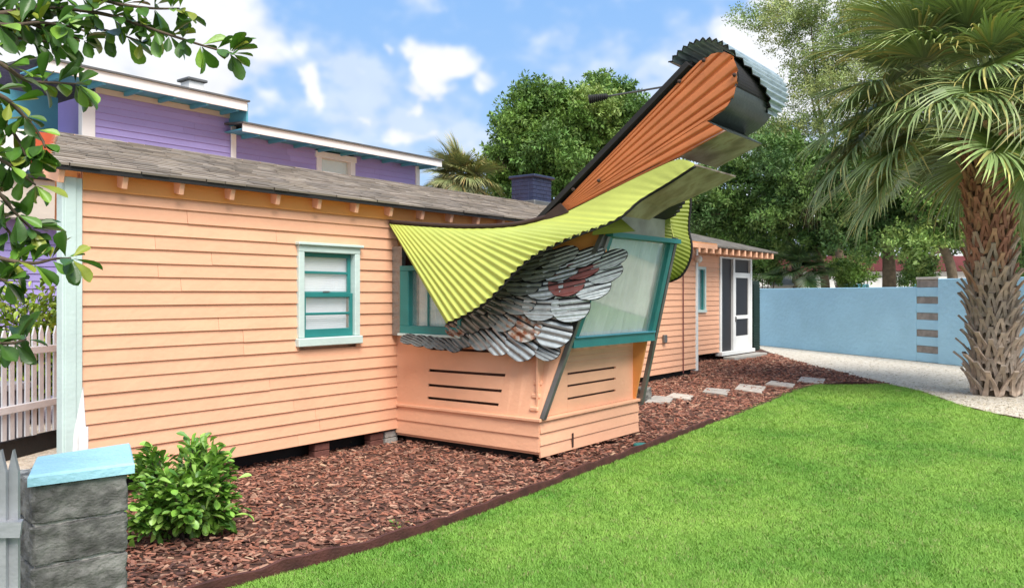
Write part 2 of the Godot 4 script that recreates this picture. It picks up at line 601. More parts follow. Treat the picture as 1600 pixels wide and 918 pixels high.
func rough_block(size: Vector3, amp: float, seed_: int, n := 7) -> ArrayMesh:
	var f := FastNoiseLite.new()
	f.seed = seed_
	f.frequency = 11.0
	f.fractal_octaves = 5
	f.fractal_gain = 0.6
	var b := MB.new(true)
	var h := size / 2
	for ax in 3:
		var u := (ax + 1) % 3
		var v := (ax + 2) % 3
		for s in [-1, 1]:
			var rows := []
			for i in n + 1:
				var row := []
				for k in n + 1:
					var p := Vector3.ZERO
					p[ax] = s * h[ax]
					p[u] = (float(i) / n * 2 - 1) * h[u] * s
					p[v] = (float(k) / n * 2 - 1) * h[v]
					var edge := 0.0
					for q in 3:
						edge += 1.0 if abs(abs(p[q]) - h[q]) < 1e-4 else 0.0
					var d := Vector3(f.get_noise_3dv(p), f.get_noise_3dv(p + Vector3(9, 0, 0)), f.get_noise_3dv(p + Vector3(0, 9, 0)))
					row.append(p * (1.0 - 0.03 * (edge - 1.0)) + d * amp)
				rows.append(row)
			b.grid(rows)
	return b.done()

# ---------------------------------------------------------------- cottage
func lap_mesh(pitch: float) -> ArrayMesh:
	var b := MB.new()
	var top := pitch + 0.008
	var s := [Vector2(0.0, 0.003), Vector2(0.0, 0.019), Vector2(0.003, 0.022), Vector2(top, 0.004), Vector2(top, 0.0)]
	var p := []
	for x in [0.0, 1.0]:
		var ring := []
		for q in s:
			ring.append(Vector3(x, q.x, q.y))
		p.append(ring)
	for k in s.size():
		var k2 := (k + 1) % s.size()
		b.face([p[0][k], p[0][k2], p[1][k2], p[1][k]], Vector3(0.5, top / 2, 0.006))
	b.face(p[0], Vector3(0.5, top / 2, 0.006))
	b.face(p[1], Vector3(0.5, top / 2, 0.006))
	return b.done()
# lap siding: one board mesh per length of board. fr carries the wall: x along it, z out of it
func siding(parent: Node3D, fr: Transform3D, length: float, y0: float, y1: float, pitch: float, mats: Array, holes := [], joints := true):
	var mesh := lap_mesh(pitch)
	var y := y0
	while y < y1 - 0.02:
		var hgt: float = min(pitch, y1 - y)
		var spans := [[0.0, length]]
		for h in holes:
			if y + hgt > h[2] + 0.004 and y < h[3] - 0.004:
				var nx := []
				for s in spans:
					if h[0] > s[0] + 0.01:
						nx.append([s[0], min(s[1], h[0])])
					if h[1] < s[1] - 0.01:
						nx.append([max(s[0], h[1]), s[1]])
				spans = nx
		for s in spans:
			var cuts := [s[0], s[1]]
			if joints and s[1] - s[0] > 1.8 and rng.randf() < 0.75:
				cuts = [s[0], s[0] + (s[1] - s[0]) * rng.randf_range(0.25, 0.75), s[1]]
			for i in cuts.size() - 1:
				var l: float = cuts[i + 1] - cuts[i] - 0.003
				if l < 0.02:
					continue
				var tilt := rng.randf_range(-0.0025, 0.0025)
				var xf := fr * Transform3D(Basis(Vector3(l, 0, 0), Vector3(0, hgt / pitch, 0), Vector3(0, 0, rng.randf_range(0.9, 1.15))), Vector3(cuts[i], y + tilt, 0))
				part(parent, "board", mesh, mats[rng.randi() % mats.size()], xf)
		y += pitch

func frame_at(o: Vector3, x: Vector3, z: Vector3) -> Transform3D:
	return Transform3D(Basis(x, Vector3.UP, z), o)

# asphalt shingles laid course by course; a, b along the eave, up is the slope vector
func shingles(a: Vector3, b: Vector3, up: Vector3, seed_: int, lift := 0.012, skew := 0.0) -> ArrayMesh:
	var r := RandomNumberGenerator.new()
	r.seed = seed_
	var mb := MB.new()
	var length := a.distance_to(b)
	var d := (b - a) / length
	var run := up.length()
	var su := up / run
	var nrm := su.cross(d)
	if nrm.y < 0:
		nrm = -nrm
	var exp_ := 0.135
	var courses := int(run / exp_)
	var blot := FastNoiseLite.new()
	blot.frequency = 0.5
	for c in courses:
		var x := -r.randf() * 0.3
		while x < length:
			var w := r.randf_range(0.16, 0.36)
			var x0 := maxf(x, skew * c / courses)
			var x1 := minf(x + w - 0.006, length)
			x += w
			if x1 - x0 < 0.02:
				continue
			var y0 := c * exp_ - r.randf() * 0.012
			var y1 := (c + 1) * exp_ + 0.01
			var t := 0.006 + r.randf() * 0.008
			var k := r.randf_range(0.62, 1.25) * (1.0 + 0.25 * blot.get_noise_2d(x, c * 0.4))
			mb.col = Color(0.27 * k, 0.225 * k, 0.18 * k)
			var p0 := a + d * x0 + su * y0
			var p1 := a + d * x1 + su * y0
			var q0 := a + d * x0 + su * y1
			var q1 := a + d * x1 + su * y1
			mb.quad(p0 + nrm * t, p1 + nrm * t, q1 + nrm * 0.001, q0 + nrm * 0.001)
			mb.quad(p0 - nrm * lift, p1 - nrm * lift, p1 + nrm * t, p0 + nrm * t)
	return mb.done()

const PITCH := 0.123
func build_cottage():
	var o := thing("peach_cottage", "peach lap-sided cottage with a low shingle roof and exposed rafter tails", "house", HT, Vector3(3.3, 0, 0))
	var u0: float = hn(127, 460, 0.02).x
	var u1: float = 6.95
	var y0 := 0.175
	var ytop := 2.78
	var wl: Vector3 = hn(467, 383, 0.05)
	var wr: Vector3 = hn(563, 537, 0.05)
	var h := [wl.x + 0.03, wr.x - 0.03, wr.y + 0.03, wl.y - 0.03]
	siding(o, frame_at(Vector3(u0, 0, 0), Vector3.RIGHT, Vector3.BACK), u1 - u0, y0, ytop, PITCH, M.peach, [[h[0] - u0, h[1] - u0, h[2], h[3]]])
	siding(o, frame_at(Vector3(9.0, 0, 0), Vector3.RIGHT, Vector3.BACK), 2.6, y0, ytop, PITCH, M.peach)
	# sheathing behind the boards, and the wall over the bay
	var b := MB.new()
	# the cottage's end runs back at a slant
	b.hexa([Vector3(u0 + 0.02, 0.16, -0.1), Vector3(11.6, 0.16, -0.1), Vector3(11.6, 0.16, -5), Vector3(hn(118, 460, -5).x, 0.16, -5), Vector3(u0 + 0.02, 2.76, -0.1), Vector3(11.6, 2.76, -0.1), Vector3(11.6, 2.76, -5), Vector3(hn(118, 460, -5).x, 2.76, -5)])
	part(o, "sheathing", b.done(), M.peach[0])
	part(o, "upper_wall", boxm(Vector3(6.96, 2.0, -0.09), Vector3(9.0, 2.77, 0.015)), M.eave)
	part(o, "frieze_board", boxm(Vector3(u0, ytop - 0.17, 0.024), Vector3(11.6, ytop, 0.04)), M.eave)
	# crawl space: a black board stands in for its shade
	part(o, "crawl_shade", boxm(Vector3(u0, 0.0, -0.32), Vector3(7.0, 0.17, -0.24)), M.black)
	for p in [[4.55, 0.0], [5.75, 1.0], [6.55, 0.0], [6.78, 2.0]]:
		var pier := Node3D.new()
		for k in 2:
			part(o, "foundation_brick", boxm(Vector3(p[0], 0.0 + k * 0.078, -0.13), Vector3(p[0] + 0.2, 0.072 + k * 0.078, -0.02), 0.006), M.concrete if p[1] == 2.0 else M.brick)
		pier.free()
	# corner board
	var cl: Vector3 = hn(93, 460, 0.02)
	part(o, "corner_board", boxm(Vector3(u0 - 0.165, 0.05, -0.06), Vector3(u0 - 0.003, 2.70, 0.045), 0.006), M.aqua)
	part(o, "corner_trim", boxm(Vector3(u0 - 0.150, 0.05, 0.046), Vector3(u0 - 0.06, 2.70, 0.058), 0.004), M.aqua)
	# roof: deck, drip edge, rafter tails, shingles
	var en := 0.16
	var ey := 2.785
	var rn := -2.5
	var ry := 3.53
	var ua: float = hn(74, 250, en).x
	var ub := 11.4
	var slope := Vector3(0, ry - ey, rn - en)
	var dk := MB.new()
	var sk: float = hn(87, 202, rn).x - ua   # slanted rake
	dk.hexa([Vector3(ua, ey - 0.03, en), Vector3(ub, ey - 0.03, en), Vector3(16.8, ry - 0.03, rn), Vector3(ua + sk, ry - 0.03, rn), Vector3(ua, ey - 0.006, en), Vector3(ub, ey - 0.006, en), Vector3(16.8, ry - 0.006, rn), Vector3(ua + sk, ry - 0.006, rn)])
	dk.hexa([Vector3(ua + sk, ry - 0.03, rn), Vector3(16.8, ry - 0.03, rn), Vector3(16.8, ey - 0.03, rn - 2.85), Vector3(ua + sk * 2, ey - 0.03, rn - 2.85), Vector3(ua + sk, ry - 0.006, rn), Vector3(16.8, ry - 0.006, rn), Vector3(16.8, ey - 0.006, rn - 2.85), Vector3(ua + sk * 2, ey - 0.006, rn - 2.85)])
	var roof := part(o, "roof", dk.done(), M.eave)
	var roff := Vector3.ZERO
	var sh := part(roof, "shingles", shingles(Vector3(ua, ey, en + 0.03), Vector3(ub + 2.0, ey, en + 0.03), slope * 1.012, 3, 0.012, sk), M.shingle)
	sh.set_meta("kind", "stuff")
	part(roof, "drip_edge", boxm(Vector3(ua, ey - 0.05, en), Vector3(ub, ey - 0.008, en + 0.02)), M.black)
	var rm := boxm(Vector3(-0.024, -0.05, -0.3), Vector3(0.024, 0.055, 0.0), 0.004)
	for i in 16:
		var u: float = hn(195, 275, 0.13).x + (i - 1) * 0.52
		if u > 11:
			break
		part(o, "rafter_tail", rm, M.peach[i % 4], Transform3D(Basis(Vector3.RIGHT, 0.25), Vector3(u, ey - 0.10, 0.135)))
	cottage_window(o, wl, wr)
	# painted brick chimney
	var ch := thing("chimney", "dark navy painted brick chimney standing on the cottage roof", "chimney", HT, hn(838, 330, -2.2))
	var c0: Vector3 = hn(834, 335, -2.2)
	var c1: Vector3 = hn(862, 278, -2.2)
	var wd: float = c1.x - c0.x
	var y := 3.2
	var row := 0
	var topy: float = c1.y
	while y < topy - 0.13:
		var e := 0.0 if row % 2 == 0 else 0.11
		for side in 2:
			var x := 0.0 - e
			var ln: float = wd if side == 0 else 0.42
			while x < ln:
				var xa: float = max(x, 0.0)
				var xb: float = min(x + 0.213, ln)
				if xb - xa > 0.02:
					if side == 0:
						part(ch, "brick", boxm(Vector3(c0.x + xa, y, -2.3), Vector3(c0.x + xb - 0.008, y + 0.068, -2.2), 0.005), M.navy)
					else:
						part(ch, "brick", boxm(Vector3(c0.x, y, -2.31 - xb), Vector3(c0.x + 0.1, y + 0.068, -2.31 - xa - 0.008), 0.005), M.navy)
				x += 0.22
		y += 0.076
		row += 1
	part(ch, "core", boxm(Vector3(c0.x + 0.006, 3.0, -2.72), Vector3(c0.x + wd - 0.006, y, -2.21)), M.navy)
	part(ch, "cap", boxm(Vector3(c0.x - 0.04, y, -2.78), Vector3(c0.x + wd + 0.05, topy, -2.15), 0.015), M.navy)
	part(ch, "flashing", boxm(Vector3(c0.x - 0.08, 3.30, -2.45), Vector3(c0.x + wd + 0.2, 3.52, -2.12), 0.02), M.steel)

func cottage_window(o: Node3D, wl: Vector3, wr: Vector3):
	var a := Vector3(wl.x, wr.y, 0)
	var w: float = wr.x - wl.x
	var hgt: float = wl.y - wr.y
	var fr := MB.new()
	var t := 0.075
	fr.box(a + Vector3(0, 0.09, -0.06), a + Vector3(t, hgt - 0.07, 0.05), 0.006)
	fr.box(a + Vector3(w - t, 0.09, -0.06), a + Vector3(w, hgt - 0.07, 0.05), 0.006)
	fr.box(a + Vector3(0, hgt - 0.07, -0.06), a + Vector3(w, hgt, 0.052), 0.006)
	var win := part(o, "window", fr.done(), M.aqua)
	win.set_meta("label", "double-hung window with teal sashes and pale aqua trim")
	part(win, "head_drip", boxm(a + Vector3(-0.025, hgt + 0.001, -0.02), a + Vector3(w + 0.025, hgt + 0.03, 0.085), 0.005), M.aqua)
	part(win, "sill", boxm(a + Vector3(-0.02, 0, -0.06), a + Vector3(w + 0.02, 0.088, 0.075), 0.008), M.aqua)
	var iw := w - 2 * t
	var ih := hgt - 0.07 - 0.09
	var o2 := a + Vector3(t, 0.09, 0)
	for s in 2:
		var y0 := s * ih * 0.5
		var y1 := y0 + ih * 0.5 + (0.02 if s == 0 else 0.0)
		var z := 0.012 if s == 0 else -0.022
		var b := MB.new()
		var q := 0.045
		b.box(o2 + Vector3(0.002, y0, z - 0.03), o2 + Vector3(q, y1, z), 0.004)
		b.box(o2 + Vector3(iw - q, y0, z - 0.03), o2 + Vector3(iw - 0.002, y1, z), 0.004)
		b.box(o2 + Vector3(q, y0, z - 0.03), o2 + Vector3(iw - q, y0 + (0.085 if s == 0 else 0.035), z), 0.004)
		b.box(o2 + Vector3(q, y1 - 0.045, z - 0.03), o2 + Vector3(iw - q, y1 - 0.001, z), 0.004)
		var mid := y0 + (y1 - y0) * 0.53
		b.box(o2 + Vector3(q, mid - 0.014, z - 0.025), o2 + Vector3(iw - q, mid + 0.014, z - 0.003), 0.004)
		part(win, "sash", b.done(), M.teal)
		part(win, "pane", boxm(o2 + Vector3(q, y0 + 0.03, z - 0.018), o2 + Vector3(iw - q, mid - 0.013, z - 0.014)), M.glass)
		part(win, "pane", boxm(o2 + Vector3(q, mid + 0.013, z - 0.018), o2 + Vector3(iw - q, y1 - 0.04, z - 0.014)), M.glass)
	var bl := MB.new()
	var y := 0.02
	while y < ih - 0.03:
		bl.hexa([o2 + Vector3(0.03, y, -0.066), o2 + Vector3(iw - 0.03, y, -0.066), o2 + Vector3(iw - 0.03, y + 0.024, -0.073), o2 + Vector3(0.03, y + 0.024, -0.073), o2 + Vector3(0.03, y + 0.001, -0.065), o2 + Vector3(iw - 0.03, y + 0.001, -0.065), o2 + Vector3(iw - 0.03, y + 0.025, -0.072), o2 + Vector3(0.03, y + 0.025, -0.072)])
		y += 0.0215
	part(win, "blind", bl.done(), M.blind)
	part(win, "latch", boxm(o2 + Vector3(iw * 0.42, ih * 0.5 + 0.022, -0.02), o2 + Vector3(iw * 0.54, ih * 0.5 + 0.04, 0.004), 0.005), M.steel)

# the set-back rear rooms and the screened porch door
func build_far_wing():
	var o := thing("porch_wing", "set-back rear wing of peach siding ending in a screened porch under a hip roof", "house", HT, Vector3(16, 0, -1))
	var n1 := -0.72
	var ua := 11.0
	var uc: float = hn(1086, 500, n1).x
	siding(o, frame_at(Vector3(ua, 0, n1), Vector3.RIGHT, Vector3.BACK), uc - ua, 0.15, 2.75, PITCH, M.peach)
	part(o, "sheathing", boxm(Vector3(ua, 0.16, n1 - 0.9), Vector3(uc - 0.01, 2.74, n1 - 0.005)), M.peach[1])
	part(o, "corner_board", boxm(Vector3(uc - 0.01, 0.1, n1 - 0.1), Vector3(uc + 0.09, 2.72, n1 + 0.04), 0.006), M.white)
	part(o, "return_wall", boxm(Vector3(uc - 0.005, 0.15, -2.0), Vector3(uc + 0.02, 2.74, n1 - 0.11)), M.peach[2])
	part(o, "wing_crawl_shade", boxm(Vector3(ua, 0.01, n1 - 0.3), Vector3(uc, 0.15, n1 - 0.1)), M.black)  # black strip standing in for the shade under the wing
	var dp := MB.new()
	dp.tube([hn(1068, 420, n1 + 0.04), Vector3(hn(1068, 420, n1 + 0.04).x, 0.1, n1 + 0.04)], 0.012, 0.012, 8)
	part(o, "conduit", dp.done(), M.maroon)
	var ob: Vector3 = hn(1037, 530, n1 + 0.02)
	part(o, "outlet_box", boxm(ob + Vector3(-0.06, -0.08, 0), ob + Vector3(0.06, 0.08, 0.06), 0.01), M.steel)
	var lb: Vector3 = hn(1086, 400, n1 + 0.03)
	var lm := MB.new(true)
	var rows := []
	for r in [[0.0, 0.0], [0.05, 0.01], [0.075, 0.05], [0.075, 0.10], [0.045, 0.15], [0.0, 0.16]]:
		var row := []
		for k in 13:
			row.append(lb + Vector3(cos(TAU * k / 12) * r[0], -r[1], 0.09 + sin(TAU * k / 12) * r[0]))
		rows.append(row)
	lm.grid(rows)
	part(o, "wall_lamp", lm.done(), M.white)
	# fascia of the rear eave
	part(o, "fascia", boxm(Vector3(11.4, 2.70, -0.32), Vector3(16.8, 2.80, -0.29)), M.peach[2])
	part(o, "eave_soffit", boxm(Vector3(11.4, 2.805, -2.4), Vector3(16.8, 2.82, -0.30)), M.eave)
	# recessed wall with a narrow window
	var n2 := -1.95
	var ur: float = hn(1123, 500, n2).x
	var w0: float = hn(1091, 430, n2).x
	var w1: float = hn(1101, 430, n2).x
	var wy0: float = hn(1096, 485, n2).y
	var wy1: float = hn(1096, 422, n2).y
	siding(o, frame_at(Vector3(uc, 0, n2), Vector3.RIGHT, Vector3.BACK), ur - uc, 0.22, 2.9, PITCH, M.peach, [[0, w1 - uc, wy0, wy1]])
	part(o, "sheathing", boxm(Vector3(uc, 0.2, n2 - 0.7), Vector3(ur, 2.9, n2 - 0.1)), M.peach[1])
	var wb := MB.new()
	wb.box(Vector3(w1 - 0.07, wy0, n2 - 0.06), Vector3(w1, wy1, n2 + 0.05))
	wb.box(Vector3(uc, wy0 - 0.06, n2 - 0.06), Vector3(w1 + 0.03, wy0, n2 + 0.06))
	wb.box(Vector3(uc, wy1, n2 - 0.06), Vector3(w1, wy1 + 0.07, n2 + 0.05))
	var win := part(o, "window", wb.done(), M.aqua)
	part(win, "sash", boxm(Vector3(w1 - 0.13, wy0, n2 - 0.05), Vector3(w1 - 0.07, wy1, n2 + 0.01)), M.teal)
	part(win, "pane", boxm(Vector3(uc, wy0, n2 - 0.03), Vector3(w1 - 0.13, wy1, n2 - 0.024)), M.glass)
	part(win, "shade", boxm(Vector3(uc, wy0, n2 - 0.09), Vector3(w1 - 0.08, wy1, n2 - 0.07)), M.tealblue)
	# screened bay: post, tall screen, transom, door
	var nd := n2
	var d0 := ur
	var d1: float = hn(1173, 500, nd).x
	var yb := 0.22
	var yt: float = hn(1150, 398, nd).y
	var dm: float = hn(1145, 500, nd).x
	var fb := MB.new()
	for x in [[d0, d0 + 0.12], [dm - 0.06, dm + 0.06], [d1 - 0.12, d1]]:
		fb.box(Vector3(x[0], yb, nd - 0.07), Vector3(x[1], yt, nd + 0.05), 0.006)
	fb.box(Vector3(d0 + 0.12, yt - 0.14, nd - 0.068), Vector3(dm - 0.06, yt, nd + 0.048), 0.006)
	fb.box(Vector3(dm + 0.06, yt - 0.14, nd - 0.068), Vector3(d1 - 0.12, yt, nd + 0.048), 0.006)
	fb.box(Vector3(d0 - 0.05, yb - 0.10, nd - 0.07), Vector3(d1 + 0.05, yb - 0.001, nd + 0.12), 0.006)
	part(o, "porch_frame", fb.done(), M.white)
	part(o, "insect_screen", boxm(Vector3(d0 + 0.12, yb, nd - 0.03), Vector3(dm - 0.06, yt - 0.14, nd - 0.02)), M.screen)
	var tr: float = hn(1158, 427, nd).y
	part(o, "transom_screen", boxm(Vector3(dm + 0.06, tr, nd - 0.03), Vector3(d1 - 0.12, yt - 0.14, nd - 0.02)), M.screen)
	var a := Vector3(dm + 0.065, yb, nd)
	var dw := d1 - 0.125 - a.x
	var ya: float = hn(1158, 525, nd).y
	var ym: float = hn(1158, 496, nd).y
	var yk: float = hn(1158, 435, nd).y
	var db := MB.new()
	var s := 0.10
	db.box(Vector3(a.x, yb, nd - 0.02), Vector3(a.x + s, tr, nd + 0.03), 0.005)
	db.box(Vector3(a.x + dw - s, yb, nd - 0.02), Vector3(a.x + dw, tr, nd + 0.03), 0.005)
	db.box(Vector3(a.x + s, yb, nd - 0.018), Vector3(a.x + dw - s, ya, nd + 0.022), 0.005)
	db.box(Vector3(a.x + s, ym - 0.05, nd - 0.018), Vector3(a.x + dw - s, ym + 0.05, nd + 0.028), 0.005)
	db.box(Vector3(a.x + s, yk, nd - 0.018), Vector3(a.x + dw - s, tr, nd + 0.028), 0.005)
	var door := part(o, "screen_door", db.done(), M.white)
	part(door, "screen_panel", boxm(Vector3(a.x + s, ya, nd - 0.006), Vector3(a.x + dw - s, ym - 0.05, nd)), M.screen)
	part(door, "screen_panel", boxm(Vector3(a.x + s, ym + 0.05, nd - 0.006), Vector3(a.x + dw - s, yk, nd)), M.screen)
	part(door, "handle", boxm(Vector3(a.x + 0.03, ym - 0.12, nd + 0.03), Vector3(a.x + 0.06, ym + 0.02, nd + 0.07), 0.008), M.steel)
	part(o, "porch_back", boxm(Vector3(ur, 0.15, -5), Vector3(d1, 2.9, nd - 0.5)), M.screen)
	part(o, "doorstep", boxm(Vector3(d0, 0.0, nd + 0.13), Vector3(d1 + 0.1, 0.10, nd + 0.45), 0.012), M.concrete)
	# hip roof over the porch
	var en := -1.3
	var ey := 2.93
	var ue := 23.3
	var dk := MB.new()
	var p := [Vector3(13.5, ey, en), Vector3(ue, ey, en), Vector3(ue, ey, -6.7), Vector3(13.5, ey, -6.7)]
	var r0 := Vector3(13.5, 3.70, -4)
	var r1 := Vector3(20.6, 3.70, -4)
	var c := Vector3(18, 2, -4)
	dk.face([p[0], p[1], r1, r0], c)
	dk.face([p[1], p[2], r1], c)
	dk.face([p[2], p[3], r0, r1], c)
	dk.face([p[0], p[1], p[1] - Vector3(0, 0.04, 0), p[0] - Vector3(0, 0.04, 0)], c)
	dk.face([p[1], p[2], p[2] - Vector3(0, 0.04, 0), p[1] - Vector3(0, 0.04, 0)], c)
	dk.face([p[0] - Vector3(0, 0.04, 0), p[1] - Vector3(0, 0.04, 0), p[2] - Vector3(0, 0.04, 0), p[3] - Vector3(0, 0.04, 0)], Vector3(18, 8, -4))
	var roof := part(o, "roof", dk.done(), coat(Vector3(0.14, 0.125, 0.105), 0.92, 0.3, 0.8, 33, 0.0, 1.0))
	roof.set_meta("label", "low hip roof of grey-brown shingles")
	var rm := boxm(Vector3(-0.05, -0.15, -0.6), Vector3(0.05, 0.0, 0.0))
	for i in 17:
		var u := 16.95 + i * 0.4
		if u < ue:
			part(o, "rafter_tail", rm, M.peach[i % 4], Transform3D(Basis(), Vector3(u, ey - 0.05, en - 0.02)))
	# dark louvred shutter between porch and garden wall
	var sb := MB.new()
	var s0: Vector3 = hn(1176, 540, nd - 0.1)
	var s1: Vector3 = hn(1187, 440, nd - 0.1)
	sb.box(Vector3(s0.x, 0.1, nd - 0.15), Vector3(s1.x, s1.y, nd - 0.1))
	for k in 26:
		sb.box(Vector3(s0.x + 0.03, 0.15 + k * 0.073, nd - 0.1), Vector3(s1.x - 0.03, 0.20 + k * 0.073, nd - 0.07))
	part(o, "side_gate", sb.done(), coat(Vector3(0.01, 0.03, 0.018), 0.6, 0.2, 1.0, 34))

# ---------------------------------------------------------------- the winged bay
func lerp3(a: Vector3, b: Vector3, t: float) -> Vector3:
	return a.lerp(b, t)
# leaning left face of the bay: n across, y up
func left_face(n: float, y: float, out := 0.0) -> Vector3:
	var k := clampf((y - 0.46) / 1.91, 0, 1.2)
	var f := n / 2.06
	return Vector3(6.93 + 0.56 * k * f * f - out, y, n * (1.0 + k * 0.2136))
func front_face(t: float, y: float, out := 0.0) -> Vector3:   # t 0..1 from the left post to the right post
	var k := (y - 0.46) / 1.91
	return Vector3(lerpf(6.95 + 0.56 * k, 9.02, t), y, 2.06 + 0.44 * k + out)
# a corrugated ruled sheet between two curves; count ridges
func corrugated(top: Array, bot: Array, ridges: float, amp0: float, amp1: float, cross := 10, per := 6, fade := 1.0, gather := 1.0) -> ArrayMesh:
	var cols := int(ridges * per)
	var tt := even(top, cols)
	var t := []
	for k in cols + 1:
		t.append(along(tt, pow(float(k) / cols, gather)))
	var b := even(bot, cols)
	var base := []
	for i in cross + 1:
		var row := []
		for k in cols + 1:
			row.append(t[k].lerp(b[k], float(i) / cross))
		base.append(row)
	var rows := []
	for i in cross + 1:
		var row := []
		for k in cols + 1:
			var dx: Vector3 = base[i][min(k + 1, cols)] - base[i][max(k - 1, 0)]
			var dy: Vector3 = base[min(i + 1, cross)][k] - base[max(i - 1, 0)][k]
			var nn := dx.cross(dy).normalized()
			var f := float(i) / cross
			var am := lerpf(amp0, amp1, f) * lerpf(1.0, fade, smoothstep(0.55, 0.8, float(k) / cols))
			row.append(base[i][k] + nn * am * cos(TAU * k / per))
		rows.append(row)
	var mb := MB.new(true)
	mb.grid(rows)
	return mb.done()
func edge_tube(pts: Array, r: float) -> ArrayMesh:
	var b := MB.new(true)
	b.tube(pts, r, r, 6)
	return b.done()
# a sheet made by pushing a profile along the house
func swept(profile: Array, du: float, thick := 0.012) -> ArrayMesh:
	var b := MB.new()
	var d := Vector3(du, 0, 0)
	for i in profile.size() - 1:
		var p: Vector3 = profile[i]
		var q: Vector3 = profile[i + 1]
		var nn := (q - p).cross(Vector3.RIGHT).normalized() * thick
		b.hexa([p, q, q + nn, p + nn, p + d, q + d, q + d + nn, p + d + nn])
	return b.done()

func scale_spot(px: float, py: float) -> Vector3:
	var u := 6.80 + 0.0013 * (px - 700.0) + 0.0021 * (530.0 - py)
	var fx := clampf((px - 700.0) / 260.0, 0, 1)
	var fy := clampf((550.0 - py) / 160.0, 0, 1)
	u -= 0.16 * sin(PI * fx) * sin(PI * fy)
	return hu(px, py, u)
func tin_scale(px: float, py: float, rx: float, ry: float, ridge: float, lift: float, amp: float, turn := 0.0) -> ArrayMesh:
	var c := scale_spot(px, py)
	var ex := (scale_spot(px + 4, py) - scale_spot(px - 4, py)) / 8.0
	var ey := (scale_spot(px, py + 4) - scale_spot(px, py - 4)) / 8.0
	var nn := ex.cross(ey).normalized()
	if nn.x > 0:
		nn = -nn
	var ca := cos(ridge)
	var sa := sin(ridge)
	var n := 40 if amp > 0 else 14
	var pxm := ex.length()
	var rows := []
	var wave := 5.0   # ridges across the disc
	for i in n + 1:
		var v := (float(i) / n) * 2 - 1    # across the ridges
		var half := sqrt(maxf(1 - v * v, 0.0))
		var row := []
		for k in 5:
			var w := (k / 4.0 * 2 - 1) * half
			var x := (w * ca - v * sa) * rx
			var y := (w * sa + v * ca) * ry
			var tuck := y / ry
			var xr := x * cos(turn) - y * sin(turn)
			y = x * sin(turn) + y * cos(turn)
			x = xr
			# the top is tucked under, the lower lip stands proud
			var h := lift * (clampf((tuck + 1) / 2, 0, 1) - 0.18 * x / rx) + amp * sin(v * PI * wave)
			row.append(c + ex * x + ey * y + nn * h)
		rows.append(row)
	var mb := MB.new(true)
	mb.grid(rows)
	# a second skin 3 mm behind gives the sheet its edge
	var rows2 := []
	for row in rows:
		var q := []
		for p in row:
			q.append(p - nn * 0.004)
		rows2.append(q)
	mb.grid(rows2)
	return mb.done()

